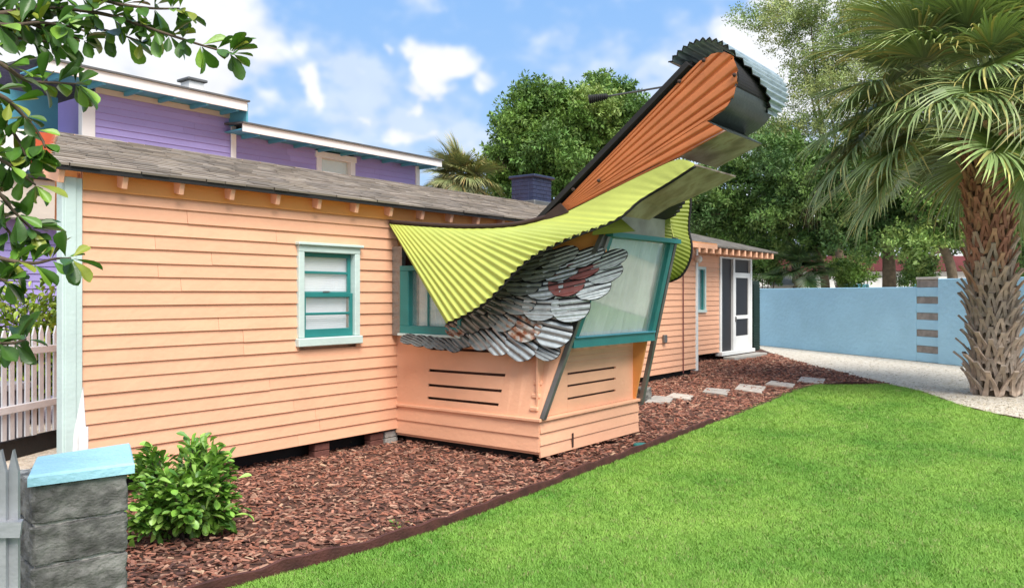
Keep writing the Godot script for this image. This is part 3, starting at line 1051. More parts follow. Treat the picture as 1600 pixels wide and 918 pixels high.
func build_bay():
	var o := thing("bay_addition", "winged peach bay with lime and orange corrugated wings and grey tin scales", "bay", HT, Vector3(8, 0, 1))
	# dark inner box that the skins hang on
	var core := MB.new()
	core.hexa([Vector3(7.02, 0.14, 0.01), Vector3(7.02, 0.14, 1.94), Vector3(8.95, 0.14, 1.94), Vector3(8.95, 0.14, 0.01), left_face(0.0, 2.42, -0.12), Vector3(7.62, 2.42, 1.94), Vector3(8.95, 2.42, 1.94), Vector3(8.95, 2.42, 0.01)])
	part(o, "core", core.done(), coat(Vector3(0.11, 0.05, 0.035), 0.8, 0.2, 1.0, 112))
	# base boards
	var yb := 0.13
	siding(o, frame_at(Vector3(6.945, 0, 0.0), Vector3.BACK, Vector3.LEFT), 2.06, yb, 0.44, 0.155, M.peach, [], false)
	siding(o, frame_at(Vector3(6.945, 0, 2.05), Vector3.RIGHT, Vector3.BACK), 2.075, yb - 0.06, 0.44, 0.125, M.peach, [], false)
	siding(o, frame_at(Vector3(9.02, 0, 2.05), Vector3.FORWARD, Vector3.RIGHT), 2.05, yb, 0.44, 0.155, M.peach, [], false)
	part(o, "base_sheathing", boxm(Vector3(6.95, 0.1, 0.0), Vector3(9.015, 0.43, 2.045)), M.peach[0])
	part(o, "ledge", boxm(Vector3(6.905, 0.44, 0.0), Vector3(6.99, 0.475, 2.09), 0.006), M.peach[2])
	part(o, "ledge", boxm(Vector3(6.991, 0.44, 2.02), Vector3(9.045, 0.475, 2.09), 0.006), M.peach[2])
	part(o, "bay_crawl_shade", boxm(Vector3(7.05, 0.0, 0.05), Vector3(8.9, 0.1, 1.9)), M.black)  # black box added for the shade beneath the bay
	# split in the lowest front board: a short sliver that stands away
	part(o, "split_board", boxm(Vector3(7.52, 0.10, 2.074), Vector3(7.545, 0.25, 2.082)), M.darkwood)
	# left panel, sawn into strips so that the vents are real slots
	var ny := [0.476]
	var slots := []
	for py in [622, 602, 579, 545]:
		var yc: float = hu(667, py, 6.93).y
		slots.append([yc - 0.015, yc + 0.015])
	var nA: float = hu(667, 600, 6.93).z
	var nB: float = hu(775, 600, 6.93).z
	var bands := []
	var lo := 0.476
	for s in slots:
		bands.append([nA, nB, lo, s[0]])
		lo = s[1]
	bands.append([nA, nB, lo, 1.32])
	bands.append([0.0, nA - 0.001, 0.476, 1.32])
	bands.append([nB + 0.001, 2.055, 0.476, 1.32])
	for bd in bands:
		var mb := MB.new()
		var seg := 4
		for i in seg:
			var a := lerpf(bd[0], bd[1], float(i) / seg)
			var b := lerpf(bd[0], bd[1], float(i + 1) / seg)
			mb.hexa([left_face(a, bd[2], 0.0), left_face(b, bd[2], 0.0), left_face(b, bd[2], -0.02), left_face(a, bd[2], -0.02), left_face(a, bd[3], 0.0), left_face(b, bd[3], 0.0), left_face(b, bd[3], -0.02), left_face(a, bd[3], -0.02)])
		part(o, "panel", mb.done(), M.peach[0])
	for py in [600, 620, 640]:
		var p: Vector3 = hu(833, py, 6.93)
		var q := left_face(p.z / (1.0 + clampf((p.y - 0.46) / 1.91, 0, 1) * 0.2136), p.y)
		part(o, "cleat", boxm(q + Vector3(-0.025, -0.02, -0.05), q + Vector3(0.01, 0.02, 0.05), 0.006), M.peach[2])
	# front panel with its three vents, boards standing behind the posts
	var fs := []
	for py in [624, 604, 585]:
		var yc: float = hn(888, py, 2.03).y
		fs.append([yc - 0.012, yc + 0.012])
	var uA: float = hn(888, 600, 2.03).x
	var uB: float = hn(963, 600, 2.03).x
	var l2 := 0.476
	var k := 0
	for s in fs + [[1.30, 1.30]]:
		part(o, "panel", boxm(Vector3(uA, l2, 2.0), Vector3(uB, s[0], 2.022)), M.peach[1])
		l2 = s[1]
	part(o, "panel", boxm(Vector3(6.96, 0.476, 2.0), Vector3(uA - 0.001, 1.30, 2.0215)), M.peach[1])
	part(o, "panel", boxm(Vector3(uB + 0.001, 0.476, 2.0), Vector3(8.98, 1.30, 2.0215)), M.peach[1])
	for y in [1.0, 1.06, 1.12, 1.18]:
		part(o, "bead", boxm(Vector3(7.2, y, 2.0225), Vector3(8.9, y + 0.012, 2.03), 0.003), M.peach[0])
	# side fin beside the right post, and the far side wall
	var fin := MB.new()
	fin.hexa([Vector3(8.955, 0.476, 2.0), Vector3(8.985, 0.476, 2.0), Vector3(8.985, 0.476, 2.05), Vector3(8.955, 0.476, 2.05), Vector3(8.955, 1.22, 1.99), Vector3(8.985, 1.22, 1.99), front_face(1, 1.22, -0.02) - Vector3(0.035, 0, 0), front_face(1, 1.22, -0.02) - Vector3(0.065, 0, 0)])
	part(o, "fin", fin.done(), M.eave)
	part(o, "side_wall", boxm(Vector3(8.96, 0.476, 0.01), Vector3(8.99, 2.4, 2.0)), M.peach[1])
	# steel posts
	var pa := MB.new()
	pa.bar(front_face(0.0, 0.47, 0.03), front_face(0.0, 2.42, 0.03), Vector3.RIGHT, 0.05, 0.05)
	part(o, "post", pa.done(), M.steel)
	var pb := MB.new()
	pb.bar(front_face(1.0, 0.40, 0.03) + Vector3(0.03, 0, 0), front_face(1.0, 2.42, 0.03) + Vector3(0.03, 0, 0), Vector3.RIGHT, 0.06, 0.05)
	part(o, "post", pb.done(), M.steel)
	# big leaning window
	var ys := 1.24
	var yt := 2.37
	var wf := MB.new()
	wf.bar(front_face(0.02, ys, 0.01), front_face(0.985, ys, 0.01), Vector3.UP, 0.10, 0.10)
	wf.bar(front_face(-0.02, yt, 0.03), front_face(1.03, yt, 0.03), Vector3.UP, 0.05, 0.16)
	wf.bar(front_face(0.03, ys + 0.05, 0.01), front_face(0.03, yt - 0.02, 0.01), Vector3.RIGHT, 0.09, 0.08)
	wf.bar(front_face(0.965, ys + 0.05, 0.01), front_face(0.965, yt - 0.02, 0.01), Vector3.RIGHT, 0.09, 0.08)
	var win := part(o, "window", wf.done(), M.teal)
	win.set_meta("label", "large leaning picture window in a teal frame with pale curtains")
	part(win, "sill_cap", boxm(Vector3(7.22, ys + 0.052, front_face(0, ys).z - 0.02), Vector3(8.97, ys + 0.066, front_face(0, ys).z + 0.09), 0.004), M.tealblue)
	var gl := MB.new()
	gl.hexa([front_face(0.05, ys + 0.04, 0.0), front_face(0.95, ys + 0.04, 0.0), front_face(0.95, ys + 0.04, -0.006), front_face(0.05, ys + 0.04, -0.006), front_face(0.05, yt - 0.03, 0.0), front_face(0.95, yt - 0.03, 0.0), front_face(0.95, yt - 0.03, -0.006), front_face(0.05, yt - 0.03, -0.006)])
	part(win, "pane", gl.done(), M.glass)
	var fold := FastNoiseLite.new()
	fold.seed = 12
	fold.frequency = 0.09
	var cur := []
	for i in 13:
		var row := []
		var y := lerpf(ys + 0.02, yt - 0.02, i / 12.0)
		for j in 131:
			var t := -0.01 + 1.02 * j / 130.0
			var w := sin(j * 0.50 + 2.0 * fold.get_noise_2d(j, i * 1.2)) * 0.035 + fold.get_noise_2d(j * 2.0, 40 + i * 0.8) * 0.05
			row.append(front_face(t, y, -0.10 + w * (0.7 + 0.3 * (1.0 - i / 12.0))))
		cur.append(row)
	var cm := MB.new(true)
	cm.grid(cur)
	part(win, "curtain", cm.done(), M.curtain)
	# closing panel above the window, up to the wing's underside
	var ap := MB.new()
	ap.slab([hn(945, 366, 2.40), hn(1046, 378, 2.40), hn(1052, 300, 2.40), hn(1005, 300, 2.40), hn(945, 345, 2.40)], Vector3(0, 0, -0.03))
	part(o, "gable_panel", ap.done(), coat(Vector3(0.33, 0.34, 0.25), 0.4, 0.25, 0.9, 111))
	# peach cheek between the scales and the wing
	var ck := MB.new()
	ck.slab([hu(800, 410, 7.38), hu(946, 402, 7.48), hu(946, 362, 7.48), hu(860, 362, 7.42)], Vector3(0.03, 0, 0))
	part(o, "cheek_panel", ck.done(), M.eave)
	var cp := MB.new()
	cp.bar(front_face(-0.03, 2.36, 0.0), front_face(-0.06, 2.02, 0.0), Vector3.RIGHT, 0.06, 0.05)
	part(o, "cheek_post", cp.done(), M.steel)
	# left box window under the lime wing
	var bu := 6.80
	var b0: Vector3 = hu(624, 521, bu)
	var b1: Vector3 = hu(719, 521, bu)
	var nA2 := b0.z
	var nB2 := b1.z
	var yA := b0.y
	var yB: float = hu(624, 416, bu).y
	var bw := MB.new()
	bw.box(Vector3(bu, yA, nA2), Vector3(7.18, yA + 0.085, nB2), 0.005)
	bw.box(Vector3(bu, yB - 0.06, nA2), Vector3(7.3, yB, nB2), 0.005)
	bw.box(Vector3(bu + 0.002, yA + 0.085, nA2), Vector3(7.1, yB - 0.06, nA2 + 0.14), 0.005)
	bw.box(Vector3(bu + 0.002, yA + 0.085, nB2 - 0.05), Vector3(7.2, yB - 0.06, nB2), 0.005)
	for f in [0.42, 0.72]:
		var nn := lerpf(nA2, nB2, f)
		bw.box(Vector3(bu + 0.06, yA + 0.085, nn - 0.012), Vector3(bu + 0.10, yB - 0.06, nn + 0.012), 0.004)
	var lw := part(o, "window", bw.done(), M.teal)
	lw.set_meta("label", "small teal box window half hidden by the lime wing")
	part(lw, "sill_cap", boxm(Vector3(bu - 0.03, yA - 0.03, nA2 - 0.01), Vector3(bu + 0.15, yA - 0.001, nB2 + 0.02), 0.006), M.aqua)
	part(lw, "pane", boxm(Vector3(bu + 0.07, yA + 0.08, nA2 + 0.13), Vector3(bu + 0.075, yB - 0.05, nB2 - 0.04)), M.glass)
	var lc := []
	for i in 2:
		var row := []
		for j in 60:
			row.append(Vector3(bu + 0.16 + 0.018 * sin(j * 0.7), lerpf(yA + 0.05, yB - 0.03, i), lerpf(nA2 + 0.1, nB2 - 0.03, j / 59.0)))
		lc.append(row)
	var lcm := MB.new(true)
	lcm.grid(lc)
	part(lw, "curtain", lcm.done(), M.curtain)
	# tin flashing between window and cottage wall
	var fl := MB.new()
	fl.box(Vector3(6.84, 1.27, 0.03), Vector3(6.90, 2.3, nA2 - 0.002))
	part(o, "flashing", fl.done(), M.tin[2])
	# galvanised scales, lower rows first
	var sc := []
	# sight line of the centre, half width, half height, slope of the ridges, kind of sheet (darker tin tones stand for shade at the left)
	for s in [[640, 531, 12, 8, 0.6, 2], [657, 534, 12, 9, 0.6, 2], [675, 536, 12, 10, 0.6, 2], [692, 537, 13, 11, 0.65, 2], [712, 539, 13, 12, 0.7, 2], [727, 527, 17, 16, 0.75, 2], [754, 528, 18, 18, 0.8, 1], [782, 533, 20, 20, 0.75, 1], [817, 538, 24, 23, 0.62, 1], [857, 550, 18, 13, 0.6, 1],
			[716, 512, 17, 15, 0.7, 3], [738, 502, 19, 18, 0.75, 2], [760, 493, 20, 20, 0.7, 2], [787, 496, 21, 21, 0.7, 1], [821, 508, 26, 24, 0.55, 4], [866, 516, 28, 25, 0.25, 0],
			[752, 474, 22, 18, 0.6, 2], [781, 472, 23, 20, 0.55, 2], [812, 471, 26, 21, 0.45, 1], [846, 479, 27, 22, 0.15, 0], [892, 480, 29, 23, 0.02, 0],
			[790, 448, 25, 18, 0.35, 2], [820, 444, 28, 19, 0.2, 1], [852, 450, 28, 19, 0.0, 0], [886, 444, 28, 20, -0.1, 5], [926, 450, 28, 19, -0.12, 0],
			[812, 424, 27, 17, 0.2, 2], [844, 424, 30, 17, 0.05, 1], [878, 424, 29, 16, -0.1, 0], [911, 421, 28, 16, -0.16, 5], [946, 428, 27, 15, -0.18, 0],
			[838, 407, 30, 14, 0.1, 2], [874, 404, 31, 14, -0.05, 0], [915, 404, 30, 13, -0.15, 0], [954, 407, 27, 13, -0.2, 0]]:
		sc.append(s)
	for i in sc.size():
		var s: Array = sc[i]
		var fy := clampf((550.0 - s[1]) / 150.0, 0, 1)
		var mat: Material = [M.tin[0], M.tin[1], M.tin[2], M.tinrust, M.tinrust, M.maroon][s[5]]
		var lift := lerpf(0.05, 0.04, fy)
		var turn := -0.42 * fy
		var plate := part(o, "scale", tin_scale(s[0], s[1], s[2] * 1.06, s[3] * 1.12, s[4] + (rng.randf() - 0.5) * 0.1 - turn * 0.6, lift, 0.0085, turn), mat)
		part(plate, "shade_disc", tin_scale(s[0], s[1], s[2] * 1.085, s[3] * 1.155, s[4], lift * 0.75, 0.0, turn), M.black)  # dark disc added behind each scale to draw its shaded gap
	# lime wing: a twisted corrugated sheet from the cottage wall to a high tip
	var T := []
	for p in [[608, 351, 6.78], [660, 355, 6.84], [720, 358, 6.9], [780, 357, 6.98], [825, 351, 7.05], [880, 334, 7.1], [950, 300, 7.1], [1020, 266, 7.1], [1060, 250, 7.1], [1085, 256, 7.1]]:
		T.append(hu(p[0], p[1], p[2]))
	var B := []
	for p in [[697, 505, 6.42], [730, 490, 6.42], [765, 466, 6.44], [800, 428, 6.5], [830, 402, 6.55], [865, 383, 6.62], [905, 366, 6.72], [940, 353, 6.85], [970, 338, 6.95], [995, 316, 7.02], [1015, 303, 7.06], [1045, 285, 7.08], [1085, 259, 7.09]]:
		B.append(hu(p[0], p[1], p[2]))
	var Ts := smooth_line(T, 6)
	var Bs := smooth_line(B, 6)
	var lime := part(o, "lime_wing", corrugated(Ts, Bs, 33, 0.002, 0.016, 14, 8, 0.12, 1.5), M.lime)
	lime.set_meta("label", "twisted lime green corrugated wing sheltering the small window")
	var Bo := []
	for p in even(Bs, 90):
		Bo.append(p + Vector3(0.028, -0.004, 0.0))
	part(lime, "edge_trim", edge_tube(Bo, 0.014), M.black)
	var To := []
	for p in even(Ts, 60).slice(0, 36):
		To.append(p + Vector3(0.02, 0.03, 0))
	part(lime, "ridge_flashing", edge_tube(To, 0.026), M.darkwood)
	part(lime, "side_trim", edge_tube([T[0] + Vector3(0.015, 0, 0), B[0] + Vector3(0.015, 0, 0)], 0.012), M.lime)
	# lime wing's roof deck and its plywood underside
	var dk := MB.new()
	var Te := even(Ts, 40)
	for i in 36:
		var a: Vector3 = Te[i] + Vector3(0.03, 0.012, 0)
		var b: Vector3 = Te[i + 1] + Vector3(0.03, 0.012, 0)
		var l: float = maxf(0.2, 9.1 - a.x)
		if i > 26:
			l = lerpf(2.0, 0.95, clampf((i - 26) / 9.0, 0, 1))
		dk.hexa([a, b, b + Vector3(l, 0, 0), a + Vector3(l, 0, 0), a + Vector3(0, 0.03, 0), b + Vector3(0, 0.03, 0), b + Vector3(l, 0.03, 0), a + Vector3(l, 0.03, 0)])
	part(o, "roof_deck", dk.done(), M.black)
	var sof := MB.new()
	for i in range(8, 12):
		var a: Vector3 = B[i] + Vector3(0.02, 0.0, 0)
		var b: Vector3 = B[i + 1] + Vector3(0.02, 0.0, 0)
		var la := lerpf(0.55, 0.95, (i - 8) / 4.0)
		var lb := lerpf(0.55, 0.95, (i - 7) / 4.0)
		sof.hexa([a, b, b + Vector3(lb, 0, 0), a + Vector3(la, 0, 0), a + Vector3(0, 0.015, 0), b + Vector3(0, 0.015, 0), b + Vector3(lb, 0.015, 0), a + Vector3(la, 0.015, 0)])
	part(o, "soffit", sof.done(), M.ply)
	# lime underside beside the window head, its shade put into a darker colour
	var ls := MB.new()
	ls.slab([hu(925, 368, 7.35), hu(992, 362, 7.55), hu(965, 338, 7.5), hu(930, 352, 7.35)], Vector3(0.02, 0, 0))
	part(o, "lime_lining", ls.done(), M.limeshade)
	# orange wing: a fan of ridges from the roof to a round tip
	var ou := 7.12
	var C := []
	for p in [[1072, 117], [1092, 97], [1112, 85], [1130, 81], [1144, 87], [1151, 103], [1152, 125], [1148, 147], [1137, 166], [1120, 180], [1104, 190], [1119, 197], [1134, 205], [1112, 217], [1088, 230], [1060, 246]]:
		C.append(hu(p[0], p[1], ou))
	var Bz := []
	for i in 9:
		Bz.append(hu(lerpf(858, 884, i / 8.0), lerpf(340, 331, i / 8.0), ou))
	var Ce := even(C, 15 * 10)
	var rows := []
	var nx := 12
	for i in nx + 1:
		var row := []
		for q in Ce.size():
			var s := float(q) / (Ce.size() - 1)
			var p := along(Bz, s).lerp(Ce[q], float(i) / nx)
			row.append(p + Vector3(-1, 0, 0) * lerpf(0.008, 0.036, float(i) / nx) * -pow(maxf(cos(TAU * q / 10.0), 0.0), 2.5))
		rows.append(row)
	var om := MB.new(true)
	om.grid(rows)
	var orange := part(o, "orange_wing", om.done(), M.orange)
	orange.set_meta("label", "rust orange ribbed wing rising to a rounded tip")
	for p in [[936, 283], [1100, 95], [1148, 118], [896, 297], [1062, 128]]:
		var sp: Vector3 = hu(p[0], p[1], ou - 0.015)
		var bm := MB.new(true)
		bm.tube([sp, sp + Vector3(-0.02, 0, 0)], 0.02, 0.014, 8)
		part(orange, "bolt", bm.done(), M.darkwood)
	# black upper edge beam and deck of the orange wing
	var ea: Vector3 = hu(838, 350, ou + 0.02)
	var eb: Vector3 = hu(1078, 101, ou + 0.02)
	var ed := MB.new()
	ed.bar(ea, eb, Vector3.RIGHT, 0.10, 0.05)
	part(o, "edge_beam", ed.done(), M.black)
	var od := MB.new()
	od.hexa([ea + Vector3(0.05, 0, 0), eb + Vector3(0.05, 0, 0), eb + Vector3(1.3, 0, 0), ea + Vector3(1.3, 0, 0), ea + Vector3(0.05, 0.04, 0), eb + Vector3(0.05, 0.04, 0), eb + Vector3(1.3, 0.04, 0), ea + Vector3(1.3, 0.04, 0)])
	part(o, "roof_deck", od.done(), M.black)
	var bt := MB.new()
	bt.slab([hu(832, 352, 7.08), hu(875, 318, 7.08), hu(888, 332, 7.08), hu(862, 342, 7.08)], Vector3(0.02, 0, 0))
	part(o, "root_flashing", bt.done(), M.darkwood)
	# dark curled lining, plywood feather soffit
	var sl := []
	for p in [[1152, 122], [1148, 147], [1137, 166], [1120, 180], [1104, 190]]:
		sl.append(hu(p[0], p[1], ou + 0.02))
	part(o, "tip_lining", swept(smooth_line(sl, 5), 0.95, -0.012), M.slate)
	var fe := []
	for p in [[1134, 205], [1112, 217], [1088, 230], [1060, 246]]:
		fe.append(hu(p[0], p[1], ou + 0.02))
	part(o, "soffit", swept(fe, 0.88, -0.015), M.ply)
	var ft := [hu(1104, 190, ou + 0.02), hu(1134, 205, ou + 0.02)]
	part(o, "feather_top", swept(ft, 0.88, 0.012), M.slate)
	# corrugated tin rolled over the tip, ridges running along the roll
	var pr := []
	for p in [[1046, 99], [1058, 84], [1078, 69], [1100, 62], [1122, 65], [1140, 77], [1152, 96], [1157, 116], [1154, 135], [1143, 150]]:
		pr.append(hu(p[0], p[1], ou - 0.03))
	var pe := even(smooth_line(pr, 8), 18 * 8)
	var trows := []
	for i in 7:
		var row := []
		for q in pe.size():
			var f := float(q) / (pe.size() - 1)
			var tg: Vector3 = pe[min(q + 1, pe.size() - 1)] - pe[max(q - 1, 0)]
			var nn := tg.cross(Vector3.RIGHT).normalized()
			# the sheet's front is cut back obliquely below the tip
			var ua := 0.85 * smoothstep(0.55, 1.0, f)
			var ub := lerpf(1.32, 1.12, smoothstep(0.6, 1.0, f))
			row.append(pe[q] + nn * 0.016 * cos(TAU * q / 8.0) + Vector3(lerpf(ua, ub, i / 6.0), 0, 0))
		trows.append(row)
	var tm := MB.new(true)
	tm.grid(trows)
	var tinm: StandardMaterial3D = plain(Vector3(1, 1, 1), 0.45, 0.3)
	tinm.albedo_texture = noise_tex(0.02, 120, [[0.1, lin(0.22, 0.29, 0.32)], [0.5, lin(0.36, 0.45, 0.49)], [0.9, lin(0.47, 0.56, 0.60)]], 256, 5)
	tinm.uv1_triplanar = true
	tinm.uv1_world_triplanar = true
	var tip := part(o, "tin_roll", tm.done(), tinm)
	tip.set_meta("label", "blue-grey corrugated tin rolled over the orange wing's tip")
	var tl := []
	for q in range(0, pe.size(), 2):
		tl.append(trows[0][q] + Vector3(0.004, 0, 0))
	part(tip, "front_edge", edge_tube(tl, 0.007), M.black)
	var inn := []
	for q in range(int(pe.size() * 0.52), pe.size(), 4):
		var tg: Vector3 = pe[min(q + 1, pe.size() - 1)] - pe[max(q - 1, 0)]
		inn.append(pe[q] + tg.cross(Vector3.RIGHT).normalized() * -0.05 + Vector3(0.06, 0, 0))
	part(tip, "hollow_shade", swept(inn, 1.0, 0.01), M.black)  # black sheet added for the shade of the hollow inside the roll
	# drooping lime strip at the far end of the bay
	var L := []
	var R := []
	for p in [[1051, 308], [1047, 328], [1047, 348], [1053, 375], [1050, 392], [1045, 412], [1040, 438]]:
		L.append(hu(p[0], p[1], 9.12))
	for p in [[1080, 304], [1079, 326], [1077, 346], [1077, 364], [1081, 384], [1078, 408], [1064, 432], [1042, 442]]:
		R.append(hu(p[0], p[1], 9.32))
	var cat := part(o, "lime_curl", corrugated(smooth_line(L, 8), smooth_line(R, 8), 24, 0.003, 0.005, 6, 6), M.limeshade)
	cat.set_meta("label", "narrow ribbed lime strip drooping beyond the big window")
	part(cat, "edge_trim", edge_tube(smooth_line(R, 6), 0.016), M.black)
	part(cat, "edge_trim", edge_tube(smooth_line(L.slice(0, 5), 6), 0.010), M.lime)
	var L2 := []
	var R2 := []
	for p in [[1030, 306], [1030, 340], [1030, 376]]:
		L2.append(hu(p[0], p[1], 9.02))
	for p in [[1050, 306], [1047, 340], [1052, 380]]:
		R2.append(hu(p[0], p[1], 9.10))
	part(o, "lime_lining", corrugated(L2, R2, 14, 0.004, 0.004, 3, 6), M.limeshade)
	# antenna-like rod with a wound grip
	var an := MB.new(true)
	var r0: Vector3 = hu(1040, 136, ou + 0.1)
	var r1: Vector3 = hu(922, 156, ou - 0.15)
	an.tube([r0, r1], 0.010, 0.010, 8)
	var rod := part(o, "antenna", an.done(), M.steel)
	var gm := MB.new(true)
	var gpnts := []
	for i in 19:
		gpnts.append(r1.lerp(r0, -0.01 + 0.25 * i / 18.0))
	for i in 18:
		var rr := 0.040 if i % 2 == 0 else 0.027
		gm.tube([gpnts[i], gpnts[i + 1]], rr * lerpf(1.15, 0.75, i / 18.0), rr * lerpf(1.15, 0.75, i / 18.0), 10)
	part(rod, "grip", gm.done(), M.black)

# ---------------------------------------------------------------- purple house behind
func build_purple_house():
	var n := -7.0
	var o := thing("purple_house", "tall purple lap-sided house with white fascia and teal soffits behind the cottage", "house", HT, Vector3(10, 0, -8))
	var a0: float = hn(147, 145, n).x
	var a1: float = hn(362, 185, n).x
	var b1: float = hn(650, 262, n).x
	siding(o, frame_at(Vector3(a0, 0, n), Vector3.RIGHT, Vector3.BACK), a1 - a0, 3.5, 5.21, 0.118, M.purple)
	var w0: float = hn(493, 250, n).x
	var w1: float = hn(553, 250, n).x
	siding(o, frame_at(Vector3(a1, 0, n), Vector3.RIGHT, Vector3.BACK), b1 - a1, 3.3, 4.82, 0.118, M.purple, [[w0 - a1, w1 - a1, 3.9, 4.76]])
	part(o, "wall", boxm(Vector3(a0, 0, n - 6), Vector3(a1, 5.12, n - 0.12)), M.purple[0])
	part(o, "wall", boxm(Vector3(a1, 0, n - 6), Vector3(b1, 4.85, n - 0.12)), M.purple[1])
	part(o, "corner_board", boxm(Vector3(a0 - 0.22, 3.0, n - 0.1), Vector3(a0, 5.13, n + 0.04), 0.01), M.white)
	part(o, "corner_board", boxm(Vector3(a1 - 0.05, 3.0, n + 0.025), Vector3(a1 + 0.07, 5.0, n + 0.05), 0.01), M.white)
	part(o, "corner_board", boxm(Vector3(b1 - 0.04, 3.0, n - 0.1), Vector3(b1 + 0.1, 4.86, n + 0.04), 0.01), M.white)
	part(o, "frieze_board", boxm(Vector3(a0, 5.11, n + 0.025), Vector3(a1, 5.205, n + 0.045)), M.paletan)
	# window in the lower part
	var wb := MB.new()
	wb.box(Vector3(w0, 3.8, n - 0.1), Vector3(w0 + 0.13, 4.76, n + 0.05), 0.008)
	wb.box(Vector3(w1 - 0.13, 3.8, n - 0.1), Vector3(w1, 4.76, n + 0.05), 0.008)
	wb.box(Vector3(w0 - 0.03, 4.65, n - 0.1), Vector3(w1 + 0.03, 4.78, n + 0.06), 0.008)
	var win := part(o, "window", wb.done(), M.white)
	part(win, "pane", boxm(Vector3(w0 + 0.13, 3.8, n - 0.05), Vector3(w1 - 0.13, 4.66, n - 0.044)), M.glass)
	part(win, "blind", boxm(Vector3(w0 + 0.1, 3.8, n - 0.11), Vector3(w1 - 0.1, 4.68, n - 0.09)), M.aqua)
	# eaves: fascia, soffit, rafters, roof planes
	var fa0: float = hn(62, 95, n + 0.6).x
	var fa1: float = hn(386, 160, n + 0.6).x
	var fb1: float = hn(690, 256, n + 0.6).x
	for e in [[fa0, fa1, 5.17, 5.34, 5.33], [fa1 - 0.1, fb1, 4.78, 4.93, 4.93]]:
		part(o, "fascia", boxm(Vector3(e[0], e[2], n + 0.58), Vector3(e[1], e[3], n + 0.61), 0.005), M.white)
		part(o, "gutter_edge", boxm(Vector3(e[0] - 0.02, e[3], n + 0.56), Vector3(e[1] + 0.03, e[3] + 0.03, n + 0.65)), M.steel)
		var sf := MB.new()
		sf.box(Vector3(e[0], e[2] + 0.04, n - 0.1), Vector3(e[1], e[2] + 0.06, n + 0.578))
		part(o, "soffit", sf.done(), M.tealblue)
		var x: float = e[0] + 0.35
		while x < e[1] - 0.1:
			part(o, "rafter", boxm(Vector3(x, e[2] - 0.03, n + 0.05), Vector3(x + 0.05, e[2] + 0.039, n + 0.57)), M.tealblue)
			x += 0.62
		var rf := MB.new()
		rf.hexa([Vector3(e[0], e[3], n + 0.6), Vector3(e[1], e[3], n + 0.6), Vector3(e[1], e[3] + 0.45, n - 5), Vector3(e[0], e[3] + 0.45, n - 5), Vector3(e[0], e[3] + 0.035, n + 0.6), Vector3(e[1], e[3] + 0.035, n + 0.6), Vector3(e[1], e[3] + 0.49, n - 5), Vector3(e[0], e[3] + 0.49, n - 5)])
		part(o, "roof", rf.done(), M.shingledark)
	part(o, "rake_board", boxm(Vector3(fa1 + 0.001, 4.96, n - 3), Vector3(fa1 + 0.04, 5.32, n + 0.57)), M.tealblue)
	part(o, "end_wall", boxm(Vector3(a1 + 0.08, 4.94, n - 4), Vector3(a1 + 0.1, 5.3, n - 0.2)), M.purple[1])
	# teal porch gable at the left end
	part(o, "teal_gable", boxm(Vector3(a0 - 1.1, 4.2, n - 0.9), Vector3(a0 - 0.23, 5.1, n - 0.8)), M.tealblue)
	part(o, "lean_roof", boxm(Vector3(a0 - 1.1, 4.05, n - 0.8), Vector3(a0 - 0.23, 4.2, n - 0.2)), M.black)
	# lower storey at the far left: purple boards, porch beam
	var l0 := 3.8
	siding(o, frame_at(Vector3(l0, 0, n), Vector3.RIGHT, Vector3.BACK), a0 - l0, 0.3, 2.9, 0.118, M.purple)
	part(o, "wall", boxm(Vector3(l0, 0, n - 6), Vector3(a0 - 0.001, 4.0, n - 0.06)), M.purple[2])
	part(o, "porch_beam", boxm(Vector3(l0, 2.9, n + 0.1), Vector3(a0, 3.52, n + 0.4), 0.01), M.paletan)
	part(o, "porch_edge", boxm(Vector3(l0, 3.521, n + 0.05), Vector3(a0, 3.6, n + 0.5)), M.black)
	part(o, "upper_panel", boxm(Vector3(l0, 3.601, n + 0.05), Vector3(5.75, 4.3, n + 0.15)), M.white)
	part(o, "orange_shutter", boxm(Vector3(5.80, 3.601, n + 0.05), Vector3(6.35, 4.3, n + 0.15)), coat(Vector3(0.5, 0.09, 0.03), 0.6, 0.1, 1.0, 130))
	# roof vent
	var v: Vector3 = hn(300, 135, n - 0.2)
	var vb := MB.new()
	vb.box(v + Vector3(-0.15, -0.25, -0.15), v + Vector3(0.15, 0.06, 0.15), 0.01)
	var vent := part(o, "roof_vent", vb.done(), M.white)
	part(vent, "vent_cap", boxm(v + Vector3(-0.2, 0.061, -0.2), v + Vector3(0.2, 0.11, 0.2), 0.01), M.steel)

